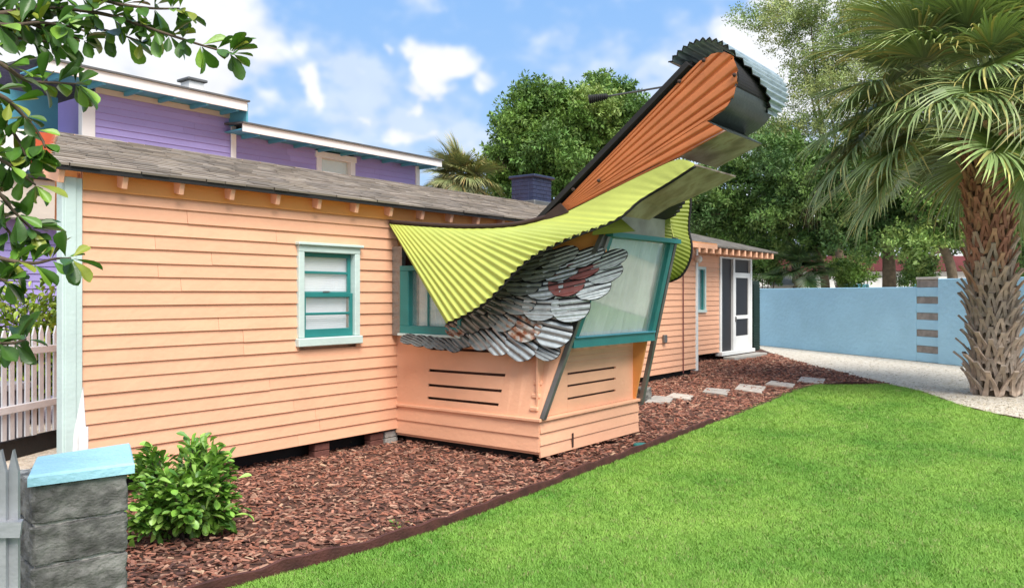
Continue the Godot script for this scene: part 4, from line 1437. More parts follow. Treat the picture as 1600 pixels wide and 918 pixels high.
# ---------------------------------------------------------------- blue garden wall
func build_blue_wall():
	var p0 := gp(1185, 540)
	var p1 := gp(1432, 565)
	var d := (p1 - p0).normalized()
	var nrm := d.cross(Vector3.UP).normalized()
	if nrm.z < 0:
		nrm = -nrm
	var f := Transform3D(Basis(d, Vector3.UP, d.cross(Vector3.UP)), p0)
	var l := p0.distance_to(p1)
	var back := -0.25 if f.basis.z.dot(nrm) > 0 else 0.25
	var o := thing("garden_wall", "long low sky-blue rendered garden wall left of the striped pier", "wall", f, Vector3(l / 2, 0, 0))
	var yt := at(1430, 449, -p1.z).y
	part(o, "wall_face", boxm(Vector3(0, 0, min(0, back)), Vector3(l - 0.002, yt, max(0, back)), 0.012), M.bluewall)
	# striped pier
	var l2: float = ray_to(f, 1468) 
	var o2 := thing("striped_pier", "wall pier striped with alternating blue and grey-brown courses", "pier", f, Vector3(l + 0.3, 0, 0))
	var courses := [[567, 551, 0], [551, 540, 1], [540, 526, 0], [526, 515, 1], [515, 500, 0], [500, 489, 1], [489, 475, 0], [475, 464, 1], [464, 450, 0], [450, 438, 1], [438, 434, 2]]
	var dd: float = -p1.z
	var grey := coat(Vector3(0.32, 0.28, 0.245), 0.85, 0.25, 1.0, 140, 0.0, 0.8)
	for c in courses:
		var y0: float = maxf(at(1432, c[0], dd).y, 0.0) if c[0] < 567 else 0.0
		var y1: float = at(1432, c[1], dd).y
		var e: float = [0.0, 0.012, -0.02][c[2]]
		part(o2, "course", boxm(Vector3(l + 0.002, y0 + 0.002, min(0, back)), Vector3(l2, y1 - 0.002, max(0, back) - e), 0.01), [M.bluewall, grey, M.paletan][c[2]])
	var o3 := thing("garden_wall", "taller sky-blue wall section behind the big palm trunk", "wall", f, Vector3(l2 + 3, 0, 0))
	var yt3 := at(1490, 436, dd - 1.0).y
	part(o3, "wall_face", boxm(Vector3(l2 + 0.004, 0, min(0, back)), Vector3(l2 + 9, yt3, max(0, back) + 0.05), 0.012), M.bluewall)
func ray_to(f: Transform3D, px: float) -> float:
	var r := Vector3((px - 800) / FOC, 0, -1)
	var o := f.origin
	var d := f.basis.x
	# o + d*s parallel to r in plan
	return -(o.x * r.z - o.z * r.x) / (d.x * r.z - d.z * r.x)

# ---------------------------------------------------------------- trees
func spray_mesh(leaves: int, len_: float, leaf: float, wid: float, seed_: int) -> ArrayMesh:
	var r := RandomNumberGenerator.new()
	r.seed = seed_
	var b := MB.new()
	for i in leaves:
		var t := float(i) / leaves
		var p := Vector3(r.randf_range(-0.1, 0.1), r.randf_range(-0.1, 0.1), t - 0.4) * len_
		var az := r.randf() * TAU
		var d := Vector3(cos(az), sin(az) * 0.7, r.randf_range(0.1, 0.9)).normalized()
		var s := d.cross(Vector3(r.randf() - 0.5, 1, r.randf() - 0.5)).normalized()
		var k := r.randf_range(0.7, 1.2)
		var g := r.randf_range(0.8, 1.2)
		b.col = Color(g, g, g)
		var up := d.cross(s) * leaf * 0.08
		var m := p + d * leaf * k * 0.5
		b.quad(p, m + s * leaf * wid * k + up, p + d * leaf * k, m - s * leaf * wid * k + up)
	return b.done()

# clumps: array of [centre, radii]; each clump is a shell-biased cloud of leafy sprays
func crown_into(tree: Node3D, clumps: Array, per: int, spray: Mesh, mat: Material, tones: Array, size0: float, size1: float, seed_: int):
	var r := RandomNumberGenerator.new()
	r.seed = seed_
	var xfs := []
	var cols := []
	for c in clumps:
		var tone: Color = tones[r.randi() % tones.size()]
		var cnt := int(per * c[2])
		for i in cnt:
			var v := Vector3(r.randfn(), r.randfn(), r.randfn())
			v = v.normalized() * pow(r.randf(), 0.45)
			var p: Vector3 = c[0] + v * c[1]
			var bs := Basis.from_euler(Vector3(r.randf_range(-0.9, 0.6), r.randf() * TAU, r.randf() * TAU))
			var out: Vector3 = (v * c[1] + Vector3(0, 0.15, 0)).normalized()
			if r.randf() < 0.6 and abs(out.y) < 0.95:
				bs = Basis.looking_at(-out, Vector3.UP) * Basis(Vector3.BACK, r.randf() * TAU) * Basis(Vector3.RIGHT, r.randf_range(-0.7, 0.7))
			xfs.append(Transform3D(bs.scaled(Vector3.ONE * r.randf_range(size0, size1)), p))
			var k := r.randf_range(0.75, 1.25)
			var y := r.randf_range(0.9, 1.12)
			cols.append(Color(tone.r * k * y, tone.g * k, tone.b * k))
	var m := multi(tree, "crown", spray, mat, xfs, cols)
	m.set_meta("kind", "stuff")

func tree(called: String, label: String, base: Vector3, fork: float, r0: float, spots: Array, per: int, spray: Mesh, tones: Array, s0: float, s1: float, seed_: int, group := "", trunk_pts := [], every := 3):
	var o := thing(called, label, "tree", WT, base, group)
	var r := RandomNumberGenerator.new()
	r.seed = seed_
	var b := MB.new(true)
	var tp := trunk_pts
	if tp.is_empty():
		tp = [base - Vector3(0, 0.1, 0), base + Vector3(r.randf_range(-0.15, 0.15), fork * 0.5, 0), base + Vector3(r.randf_range(-0.2, 0.2), fork, r.randf_range(-0.2, 0.2))]
	b.tube(smooth_line(tp, 5), r0, r0 * 0.65, 10)
	var top: Vector3 = tp[tp.size() - 1]
	for i in spots.size():
		if i % every == 0:
			var e: Vector3 = spots[i][0]
			var m := top.lerp(e, 0.5) + Vector3(r.randf_range(-0.3, 0.3), r.randf_range(0.0, 0.4), r.randf_range(-0.3, 0.3))
			b.tube(smooth_line([top - Vector3(0, r.randf() * fork * 0.25, 0), m, e], 4), r0 * 0.38, r0 * 0.07, 6)
	part(o, "trunk", b.done(), M.bark)
	crown_into(o, spots, per, spray, M.farleaf, tones, s0, s1, seed_ + 1)
	return o
# fill an outline given as sight lines at a distance with clumps
func clumps_in(ells: Array, count: int, rmin: float, rmax: float, seed_: int) -> Array:
	var r := RandomNumberGenerator.new()
	r.seed = seed_
	var out := []
	var wsum := 0.0
	for e in ells:
		wsum += e[1].x * e[1].y
	for e in ells:
		var c := int(ceil(count * e[1].x * e[1].y / wsum))
		for i in c:
			var v := Vector3(r.randfn(), r.randfn(), r.randfn()).normalized() * pow(r.randf(), 0.4)
			var q := r.randf_range(rmin, rmax)
			out.append([e[0] + v * e[1], Vector3(q, q * 0.75, q), q * q / (rmax * rmax)])
	return out

func build_background():
	var spray := spray_mesh(12, 0.42, 0.15, 0.22, 3)
	var fine := spray_mesh(12, 0.5, 0.11, 0.2, 4)
	var dark := [Color(0.08, 0.165, 0.04), Color(0.11, 0.21, 0.045), Color(0.145, 0.26, 0.055), Color(0.21, 0.31, 0.08)]
	var mid := [Color(0.14, 0.26, 0.045), Color(0.19, 0.32, 0.06), Color(0.11, 0.22, 0.04), Color(0.24, 0.35, 0.08)]
	var pale := [Color(0.24, 0.32, 0.10), Color(0.18, 0.28, 0.075), Color(0.30, 0.36, 0.12)]
	# the big round tree over the chimney
	var d := 26.0
	var k := d / FOC
	var el := [[at(880, 230, d), Vector3(110, 95, 100) * k], [at(940, 170, d), Vector3(55, 60, 60) * k], [at(820, 255, d), Vector3(55, 65, 70) * k], [at(850, 195, d), Vector3(60, 35, 60) * k], [at(1000, 210, d), Vector3(70, 60, 60) * k], [at(935, 130, d), Vector3(14, 22, 15) * k], [at(905, 148, d), Vector3(20, 20, 20) * k]]
	tree("leafy_tree", "big round bright green tree rising behind the navy chimney", Vector3(at(900, 460, d).x, 0, -d), 2.6, 0.25, clumps_in(el, 120, 0.35, 0.8, 21), 150, spray, mid, 0.7, 1.2, 22, "trees behind the houses")
	# dark mass of trees beyond the blue wall
	var spec := [
		["dark leafy tree close behind the porch roof, beside the blue wall's left end", 1130, 33.0, [[1130, 290, 75, 75], [1090, 330, 60, 60], [1180, 340, 60, 50]], dark, [[1245, 445], [1240, 400], [1225, 350]], 85],
		["dark tree with a slender leaning stem behind the blue wall", 1275, 31.0, [[1270, 330, 80, 60], [1230, 270, 70, 55], [1310, 290, 60, 60], [1240, 385, 50, 25]], dark, [[1290, 445], [1280, 410], [1268, 360]], 90],
		["thick brown-trunked tree hung with vines behind the blue wall", 1385, 29.0, [[1385, 260, 70, 70], [1340, 330, 45, 55], [1420, 330, 40, 50], [1375, 375, 22, 30]], dark, [[1390, 446], [1388, 390], [1378, 310]], 75],
		["tree with a pale curved trunk just left of the big palm", 1470, 27.0, [[1460, 280, 65, 60], [1500, 360, 25, 40], [1440, 370, 30, 25], [1520, 300, 50, 60]], mid, [[1490, 440], [1472, 380], [1435, 300]], 70],
		["dark tree partly hidden behind the big palm trunk", 1620, 30.0, [[1610, 330, 60, 80], [1580, 240, 90, 70], [1660, 280, 80, 90]], dark, [], 80],
	]
	var i := 0
	for s in spec:
		var dd: float = s[2]
		var kk := dd / FOC
		var es := []
		for e in s[3]:
			es.append([at(e[0], e[1], dd), Vector3(e[2], e[3], e[2] * 0.6) * kk])
		var tp := []
		for p in s[5]:
			tp.append(at(p[0], p[1], dd))
		var base := Vector3(at(s[1], 460, dd).x, 0, -dd)
		if tp.size() > 0:
			base = Vector3(tp[0].x, 0, -dd)
			tp.insert(0, base - Vector3(0, 0.1, 0))
		tree("background_tree", s[0], base, 2.5, 0.26 if i == 2 else 0.18, clumps_in(es, int(s[6] * 0.56), 0.4, 0.95, 40 + i), 105, spray, s[4], 0.8, 1.4, 60 + i, "trees beyond the blue wall", tp)
		i += 1
	# tall airy tree with pale small leaves, high on the right
	var d2 := 36.0
	var k2 := d2 / FOC
	var e2 := [[at(1290, 110, d2), Vector3(110, 90, 90) * k2], [at(1220, 30, d2), Vector3(80, 40, 60) * k2], [at(1380, 40, d2), Vector3(120, 60, 90) * k2], [at(1260, 215, d2), Vector3(90, 60, 70) * k2], [at(1200, 230, d2), Vector3(50, 40, 50) * k2], [at(1460, 120, d2), Vector3(120, 110, 90) * k2]]
	tree("airy_tree", "tall airy tree with pale thin foliage high above the tin roll", Vector3(at(1310, 460, d2).x, 0, -d2), 5.5, 0.22, clumps_in(e2, 150, 0.45, 1.1, 77), 90, fine, pale, 0.9, 1.5, 78, "trees beyond the blue wall", [], 12)
	# two more trunks with far greenery low behind
	var d3 := 42.0
	var k3 := d3 / FOC
	var e3 := [[at(1150, 380, d3), Vector3(90, 50, 60) * k3], [at(1330, 370, d3), Vector3(130, 40, 60) * k3], [at(1520, 370, d3), Vector3(130, 50, 60) * k3]]
	tree("far_hedge_tree", "low spreading dark tree far behind the red-roofed building", Vector3(at(1330, 460, d3).x, 0, -d3), 1.5, 0.3, clumps_in(e3, 34, 0.6, 1.3, 81), 90, spray, dark, 1.2, 1.8, 82, "trees behind the houses")
	# building with the red roof band
	var r0 := at(1180, 440, 38)
	var f := thing("red_roofed_building", "long white building with a dark red metal roof edge behind the trees", "building", WT, Vector3(r0.x + 8, 0, -38))
	part(f, "wall", boxm(Vector3(r0.x - 3, 0, -44), Vector3(r0.x + 24, at(0, 425, 38).y, -38)), M.white)
	part(f, "roof_edge", boxm(Vector3(r0.x - 3.2, at(0, 425, 38).y + 0.01, -44.3), Vector3(r0.x + 24.3, at(0, 401, 38).y, -37.7), 0.03), M.redroof)
	for q in 7:
		part(f, "window", boxm(Vector3(r0.x + 1.0 + q * 3.1, 1.1, -38.05), Vector3(r0.x + 2.1 + q * 3.1, 2.2, -37.96), 0.02), M.tealblue)
	# undergrowth between the garden wall and that building
	var und := [["dark shrub peeking over the blue wall beside the low palm", 1190, 418, 46, 32, dark], ["loose green shrub over the blue wall between two trunks", 1335, 424, 44, 24, mid], ["dark shrub behind the striped pier's top", 1436, 420, 30, 30, dark], ["green shrub glimpsed right of the big palm trunk", 1610, 420, 40, 30, mid]]
	for q in und.size():
		var s: Array = und[q]
		var dz := 32.5 + 0.4 * q
		var cc := at(s[1], s[2], dz)
		var so := thing("wall_shrub", s[0], "bush", WT, Vector3(cc.x, 0, -dz), "shrubs behind the blue wall")
		var stm := MB.new(true)
		for w in 6:
			stm.tube([Vector3(cc.x + 0.1 * w - 0.3, -0.05, -dz), cc + Vector3(0.25 * w - 0.7, 0.1 * w - 0.2, 0.1 * w - 0.3)], 0.04, 0.012, 6)
		part(so, "stem", stm.done(), M.bark)
		crown_into(so, clumps_in([[cc, Vector3(s[3], s[4], s[3] * 0.6) * dz / FOC]], 16, 0.25, 0.55, 500 + q), 60, spray, M.farleaf, s[5], 0.6, 1.1, 520 + q)
	# small shed roof at far left of the wall
	var sh := thing("grey_shed", "small grey shed roof peeking over the blue wall's left end", "shed", WT, at(1225, 445, 33) * Vector3(1, 0, 1))
	var s0 := at(1205, 448, 33)
	var s1 := at(1240, 430, 33)
	part(sh, "wall", boxm(Vector3(s0.x, 0, -34.5), Vector3(s1.x, s0.y, -33.0)), M.paletan)
	var srf := MB.new()
	srf.hexa([Vector3(s0.x - 0.1, s0.y, -32.8), Vector3(s1.x + 0.1, s0.y, -32.8), Vector3(s1.x + 0.1, s1.y, -33.9), Vector3(s0.x - 0.1, s1.y, -33.9), Vector3(s0.x - 0.1, s0.y + 0.05, -32.8), Vector3(s1.x + 0.1, s0.y + 0.05, -32.8), Vector3(s1.x + 0.1, s1.y + 0.05, -33.9), Vector3(s0.x - 0.1, s1.y + 0.05, -33.9)])
	part(sh, "roof", srf.done(), M.concrete)
	# utility pole-free sky; a small palm behind the cottage ridge
	var sp := at(720, 282, 24)
	fan_palm("small_palm", "small shaggy palm peeking over the cottage ridge left of the chimney", sp, 0.16, 54, 0.35, 0.8, 9, Color(0.27, 0.31, 0.13), -40.0, 88.0)
	# low fan palm behind the blue wall
	var sp2 := at(1248, 425, 30)
	fan_palm("low_palm", "low dark fan palm just above the blue wall", sp2, 0.15, 20, 0.5, 0.75, 10, Color(0.035, 0.075, 0.025), 0.0, 80.0)

# ---------------------------------------------------------------- palms
func frond_blade(seg: int, plen: float, flen: float, droop: float, seed_: int, tint: Color) -> ArrayMesh:
	var r := RandomNumberGenerator.new()
	r.seed = seed_
	var b := MB.new()
	# the fan sits at the petiole's end, rib bent downwards
	var org := Vector3(0, 0, 0)
	for i in seg:
		var t := (float(i) / (seg - 1)) * 2 - 1
		var ang := t * 1.95 + r.randf_range(-0.03, 0.03)
		var l := flen * (1.0 - 0.42 * t * t) * r.randf_range(0.9, 1.06)
		var d := Vector3(sin(ang), 0, cos(ang))
		var root := org + Vector3(0, -0.12 * flen * (1 - abs(t)), 0.32 * flen * (1.0 - abs(t)))
		var s := Vector3(cos(ang), 0, -sin(ang))
		var w := 0.0165 * flen
		var k := r.randf_range(0.75, 1.2)
		var yel := 1.0
		if r.randf() < 0.2:
			yel = 1.6
		b.col = Color(tint.r * k * yel, tint.g * k * (1.0 + 0.2 * (yel - 1)), tint.b * k)
		var body := b.col
		var pts := []
		var dr := droop * r.randf_range(0.6, 1.5)
		for q in 5:
			var f := q / 4.0
			var lift: float = 0.20 * abs(t) * f * l
			pts.append(root + d * l * f * (1.0 - 0.18 * dr * f * f) + Vector3(0, lift - dr * l * pow(f, 2.6) * 0.62, 0))
		for q in 4:
			var w0: float = w * [0.75, 1.15, 1.0, 0.6][q]
			var w1: float = w * [1.15, 1.0, 0.6, 0.02][q]
			var up := Vector3(0, 0.55, 0)
			# outer ends paler: straw tips, with the light they catch put into the colour
			b.col = body if q < 3 else Color(body.r * 1.55, body.g * 1.35, body.b * 1.4)
			b.quad(pts[q] - s * w0 + up * w0, pts[q], pts[q + 1], pts[q + 1] - s * w1 + up * w1)
			b.quad(pts[q], pts[q] + s * w0 + up * w0, pts[q + 1] + s * w1 + up * w1, pts[q + 1])
	return b.done()
func petiole_mesh(plen: float, w: float) -> ArrayMesh:
	var b := MB.new(true)
	var p := []
	for i in 6:
		var f := i / 5.0
		p.append(Vector3(0, 0.10 * plen * sin(f * PI), plen * f))
	b.tube(p, w, w * 0.45, 6)
	return b.done()
func fan_palm(called: String, label: String, heart: Vector3, trunk_r: float, fronds: int, plen: float, flen: float, seed_: int, tint: Color, low: float, high: float, foot := Vector3.INF) -> Node3D:
	if foot == Vector3.INF:
		foot = Vector3(heart.x, 0, heart.z)
	var o := thing(called, label, "palm tree", WT, foot)
	var r := RandomNumberGenerator.new()
	r.seed = seed_
	var tb := MB.new(true)
	tb.tube([foot - Vector3(0, 0.1, 0), foot.lerp(heart, 0.5), heart], trunk_r * 1.05, trunk_r, 12)
	part(o, "trunk", tb.done(), M.boot[1] if trunk_r > 0.3 else M.bark)
	var blades := []
	for i in 5:
		blades.append(frond_blade(64, plen, flen, [0.2, 0.3, 0.45, 0.6, 0.25][i], seed_ * 10 + i, tint * [1.0, 0.9, 1.1, 0.85, 1.2][i]))
	var pm := petiole_mesh(plen, 0.022 * flen + 0.008)
	var pmat := coat(Vector3(tint.r * 1.9, tint.g * 1.7, tint.b * 1.9), 0.5, 0.15, 1.5, seed_ + 200)
	for i in fronds:
		var az := i * 2.39996 + r.randf_range(-0.2, 0.2)
		var e := deg_to_rad(lerpf(low, high, pow((i + 0.5) / fronds, 0.9)))
		var dir := Vector3(sin(az) * cos(e), sin(e), cos(az) * cos(e))
		var up := Vector3.UP if abs(dir.y) < 0.97 else Vector3.RIGHT
		var bs := Basis.looking_at(dir, up, true) * Basis(Vector3.BACK, r.randf_range(-0.5, 0.5))
		var s := r.randf_range(0.85, 1.12)
		var f := Node3D.new()
		f.name = "frond"
		o.add_child(f, true)
		f.transform = Transform3D(bs.scaled(Vector3.ONE * s), heart - offs[o] + dir * trunk_r * 0.5 - Vector3(0, 0.25 * (1.0 - float(i) / fronds), 0))
		part(f, "petiole", pm, pmat)
		var kind := clampi(int((1.0 - float(i) / fronds) * 4.0 + r.randf()), 0, 4)
		# the blade hangs more than its stalk
		part(f, "blade", blades[kind], M.leaf, Transform3D(Basis(Vector3.RIGHT, r.randf_range(0.15, 0.85)), Vector3(0, 0, plen * 0.97)))
	return o

func build_palm():
	var base := gp(1557, 617)
	var d := -base.z
	var heart := at(1535, 205, d)
	heart.x = at(1538, 0, d).x
	var o := fan_palm("cabbage_palm", "large palm with shaggy criss-cross leaf bases standing on the sand", heart, 0.30, 84, 1.65, 1.45, 31, Color(0.22, 0.31, 0.11), -14.0, 86.0, base)
	# old leaf bases wrapped round the trunk in a lattice
	var r := RandomNumberGenerator.new()
	r.seed = 77
	var meshes := []
	for v in 4:
		var b := MB.new()
		# a boot: two flat straps rising from a wide foot, meeting in a stub that leans out
		var rr := 0.30
		var h := 0.34
		var half := 0.30
		var lean: float = [0.03, 0.045, 0.06, 0.09][v]
		for s in [-1.0, 1.0]:
			var prev := []
			for q in 5:
				var f := q / 4.0
				var th: float = s * half * (1.0 - f * 0.86)
				var rad := rr + 0.012 + lean * f * f * 1.5
				var w := lerpf(0.10, 0.055, f)
				var t := lerpf(0.022, 0.016, f)
				var c := Vector3(sin(th) * rad, h * f, cos(th) * rad)
				var tang := Vector3(cos(th), 0.35 * -s, -sin(th)).normalized()
				var out := Vector3(sin(th), -0.1, cos(th)).normalized()
				var ring := [c - tang * w * 0.5 - out * t, c + tang * w * 0.5 - out * t, c + tang * w * 0.42 + out * t, c - tang * w * 0.42 + out * t]
				if q > 0:
					for m in 4:
						b.quad(prev[m], prev[(m + 1) % 4], ring[(m + 1) % 4], ring[m])
				prev = ring
			b.quad(prev[0], prev[1], prev[2], prev[3])
		# stub
		var c0 := Vector3(0, h * 0.92, rr + 0.012 + lean * 1.25)
		var c1 := Vector3(0, h * (1.10 + 0.07 * v), rr + 0.03 + lean * (1.6 + 0.3 * v))
		b.bar(c0, c1, Vector3.RIGHT, 0.07, 0.03)
		meshes.append(b.done())
	var bottom := Vector3(base.x, 0, base.z)
	var top := heart - Vector3(0, 0.25, 0)
	var rows := 32
	for row in rows:
		var f := float(row) / rows
		var c := bottom.lerp(top, f)
		for k in 9:
			var a := (k + 0.5 * (row % 2)) * TAU / 9 + r.randf_range(-0.07, 0.07) + row * 0.02
			var v := r.randi() % 3
			if f < 0.42 and r.randf() < 0.5:
				v = 3
			if f > 0.9:
				v = 3
			var girth := 1.06 - 0.10 * f + r.randf_range(-0.05, 0.05)
			if f < 0.08:
				girth += 0.08
			var mi := r.randi() % 3
			if f < 0.48 + r.randf_range(-0.12, 0.12):
				mi = 3 + r.randi() % 2
			part(o, "leaf_base", meshes[v], M.boot[mi], Transform3D(Basis(Vector3.UP, a).scaled(Vector3(girth, 1, girth)), c + Vector3(0, r.randf_range(-0.03, 0.03), 0)))

# ---------------------------------------------------------------- fences and gate pillar
func picket(w: float, h: float, t: float, point: float) -> ArrayMesh:
	var b := MB.new()
	b.slab([Vector3(-w / 2, 0, 0), Vector3(w / 2, 0, 0), Vector3(w / 2, h - point, 0), Vector3(w * 0.22, h - point * 0.45, 0), Vector3(0, h, 0), Vector3(-w * 0.22, h - point * 0.45, 0), Vector3(-w / 2, h - point, 0)], Vector3(0, 0, t))
	return b.done()
func build_fences():
	# white picket fence beyond the cottage corner
	var a := at(-160, 690, 7.4)
	var e := at(100, 690, 9.6)
	a.y = 0
	e.y = 0
	var dir := (e - a).normalized()
	var bs := Basis(dir, Vector3.UP, dir.cross(Vector3.UP))
	var o := thing("picket_fence", "weathered white picket fence left of the cottage corner", "fence", Transform3D(bs, a), Vector3.ZERO)
	var l := a.distance_to(e)
	var pm := picket(0.062, 1.18, 0.018, 0.09)
	var x := 0.03
	while x < l:
		part(o, "picket", pm, M.fencewhite, Transform3D(Basis(Vector3.BACK, rng.randf_range(-0.012, 0.012)), Vector3(x, 0.22 + rng.randf_range(-0.01, 0.01), 0)))
		x += 0.112
	for y in [0.5, 1.1]:
		part(o, "rail", boxm(Vector3(0, y, 0.02), Vector3(l, y + 0.08, 0.06), 0.006), M.fencewhite)
	var kb := thing("kerb_board", "dark board at the foot of the white picket fence", "kerb", Transform3D(bs, a), Vector3(0, 0, 0))
	part(kb, "board", boxm(Vector3(0, 0.0, -0.06), Vector3(l, 0.20, -0.02), 0.008), M.black)
	# low dark box behind the fence
	var tr := thing("low_box", "low dark grey box seen between the white fence pickets", "box", Transform3D(bs, a - bs.z * 0.7), Vector3(l * 0.4, 0, 0))
	var tb := MB.new()
	tb.box(Vector3(0.4, 0, -0.5), Vector3(l + 0.3, 0.62, 0.0), 0.01)
	part(tr, "box", tb.done(), coat(Vector3(0.10, 0.105, 0.14), 0.7, 0.2, 0.8, 150))
	part(tr, "rim", boxm(Vector3(0.36, 0.621, -0.54), Vector3(l + 0.34, 0.70, 0.04), 0.008), coat(Vector3(0.22, 0.22, 0.25), 0.7, 0.2, 0.8, 151))
	# two short white pickets leaning on the cottage corner
	var p1 := at(116, 700, 6.45)
	p1.y = 0
	var w1 := thing("loose_picket", "tall white pointed picket leaning against the cottage corner", "picket", Transform3D(Basis(Vector3.UP, 0.3), p1), Vector3.ZERO, "loose pickets at the corner")
	part(w1, "blade", picket(0.085, 1.03, 0.02, 0.35), M.white, Transform3D(Basis(Vector3.BACK, -0.06), Vector3.ZERO))
	var p2 := at(130, 700, 6.4)
	p2.y = 0
	var w2 := thing("loose_picket", "short white board beside the leaning pointed picket", "picket", Transform3D(Basis(Vector3.UP, 0.3), p2), Vector3.ZERO, "loose pickets at the corner")
	part(w2, "blade", boxm(Vector3(-0.03, 0, 0), Vector3(0.035, 0.73, 0.02), 0.004), M.white)
	# block pillar with its painted cap
	var q := [gp(42, 744, 0.964), gp(210, 723, 0.964), gp(203, 692, 0.964), gp(56, 714, 0.964)]
	var c: Vector3 = (q[0] + q[1] + q[2] + q[3]) / 4
	var pl := thing("block_pillar", "grey split-face block pillar with a sky-blue painted cap", "pillar", WT, Vector3(c.x, 0, c.z))
	var u: Vector3 = (q[1] - q[0]).normalized()
	var v: Vector3 = u.cross(Vector3.UP).normalized()
	var wd: float = q[0].distance_to(q[1]) - 0.035
	var dp := 0.46
	var fc: Vector3 = (q[0] + q[1]) / 2 
	if v.z > 0:
		v = -v
	var cen := fc + v * (dp / 2 + 0.02)
	var pb := Basis(u, Vector3.UP, -v)
	for i in 6:
		var y := 0.964 - 0.05 - 0.182 * (i + 1)
		part(pl, "block", rough_block(Vector3(wd - 0.012, 0.172, dp - 0.012), 0.012, 30 + i, 40), M.block, Transform3D(pb, Vector3(cen.x, y + 0.091, cen.z)))
	part(pl, "mortar", boxm(Vector3(-wd / 2 + 0.02, -1.1, -dp / 2 + 0.02), Vector3(wd / 2 - 0.02, -0.055, dp / 2 - 0.02)), M.concrete, Transform3D(pb, Vector3(cen.x, 0.964, cen.z)))
	var cb := MB.new()
	var cx: Vector3 = c
	var low := []
	var mid := []
	var top := []
	for k in 4:
		low.append(q[k] - Vector3(0, 0.05, 0))
		mid.append(q[k] - Vector3(0, 0.012, 0))
		top.append(q[k].lerp(c, 0.035))
	cb.hexa([low[0], low[1], low[2], low[3], mid[0], mid[1], mid[2], mid[3]])
	for k in 4:
		cb.face([mid[k], mid[(k + 1) % 4], top[(k + 1) % 4], top[k]], c - Vector3(0, 1, 0))
	cb.face(top, c - Vector3(0, 1, 0))
	part(pl, "cap", cb.done(), M.capblue)
	# silver fence in front, at the left edge
	var g := thing("silver_fence", "silver painted metal picket fence at the bottom left edge", "fence", WT, at(10, 900, 3.35) * Vector3(1, 0, 1))
	for px in [-62, -29, 4, 23]:
		var dd: float = 3.3 + (px + 30) * 0.0015
		var b0 := at(px, 700, dd)
		b0.y = 0.02
		var tm := picket(0.040, at(px, 702, dd).y - 0.02, 0.02, 0.09)
		part(g, "picket", tm, M.silver, Transform3D(Basis(Vector3.UP, 0.1), b0))
	var ra := at(-70, 826, 3.27)
	var rb := at(33, 826, 3.36)
	for yy in [0.0, -0.55]:
		var rm := MB.new()
		rm.bar(ra + Vector3(0, yy, 0), rb + Vector3(0, yy, 0), Vector3.UP, 0.062, 0.055)
		part(g, "rail", rm.done(), M.silver)

# ---------------------------------------------------------------- near plants
func leaf_mesh(fold: float, curl: float) -> ArrayMesh:
	# an obovate leaf, one unit long along +z
	var b := MB.new(true)
	var prof := [[0.0, 0.012], [0.12, 0.04], [0.35, 0.15], [0.6, 0.24], [0.8, 0.235], [0.93, 0.14], [1.0, 0.0]]
	var rows := []
	for p in prof:
		var f: float = p[0]
		var y := -curl * f * f
		rows.append([Vector3(-p[1], y + fold * p[1], f), Vector3(-p[1] * 0.5, y + fold * 0.35 * p[1], f), Vector3(0, y, f), Vector3(p[1] * 0.5, y + fold * 0.35 * p[1], f), Vector3(p[1], y + fold * p[1], f)])
	b.grid(rows)
	return b.done()

func leaf_mats(tones: Array, seed_: int) -> Array:
	var out := []
	for i in tones.size():
		var t: Vector3 = tones[i]
		var m := coat(t, 0.38, 0.22, 4.0, seed_ + i, 0.0, 0.15)
		m.backlight_enabled = true
		m.backlight = Color(0.45, 0.45, 0.25)
		out.append(m)
	return out

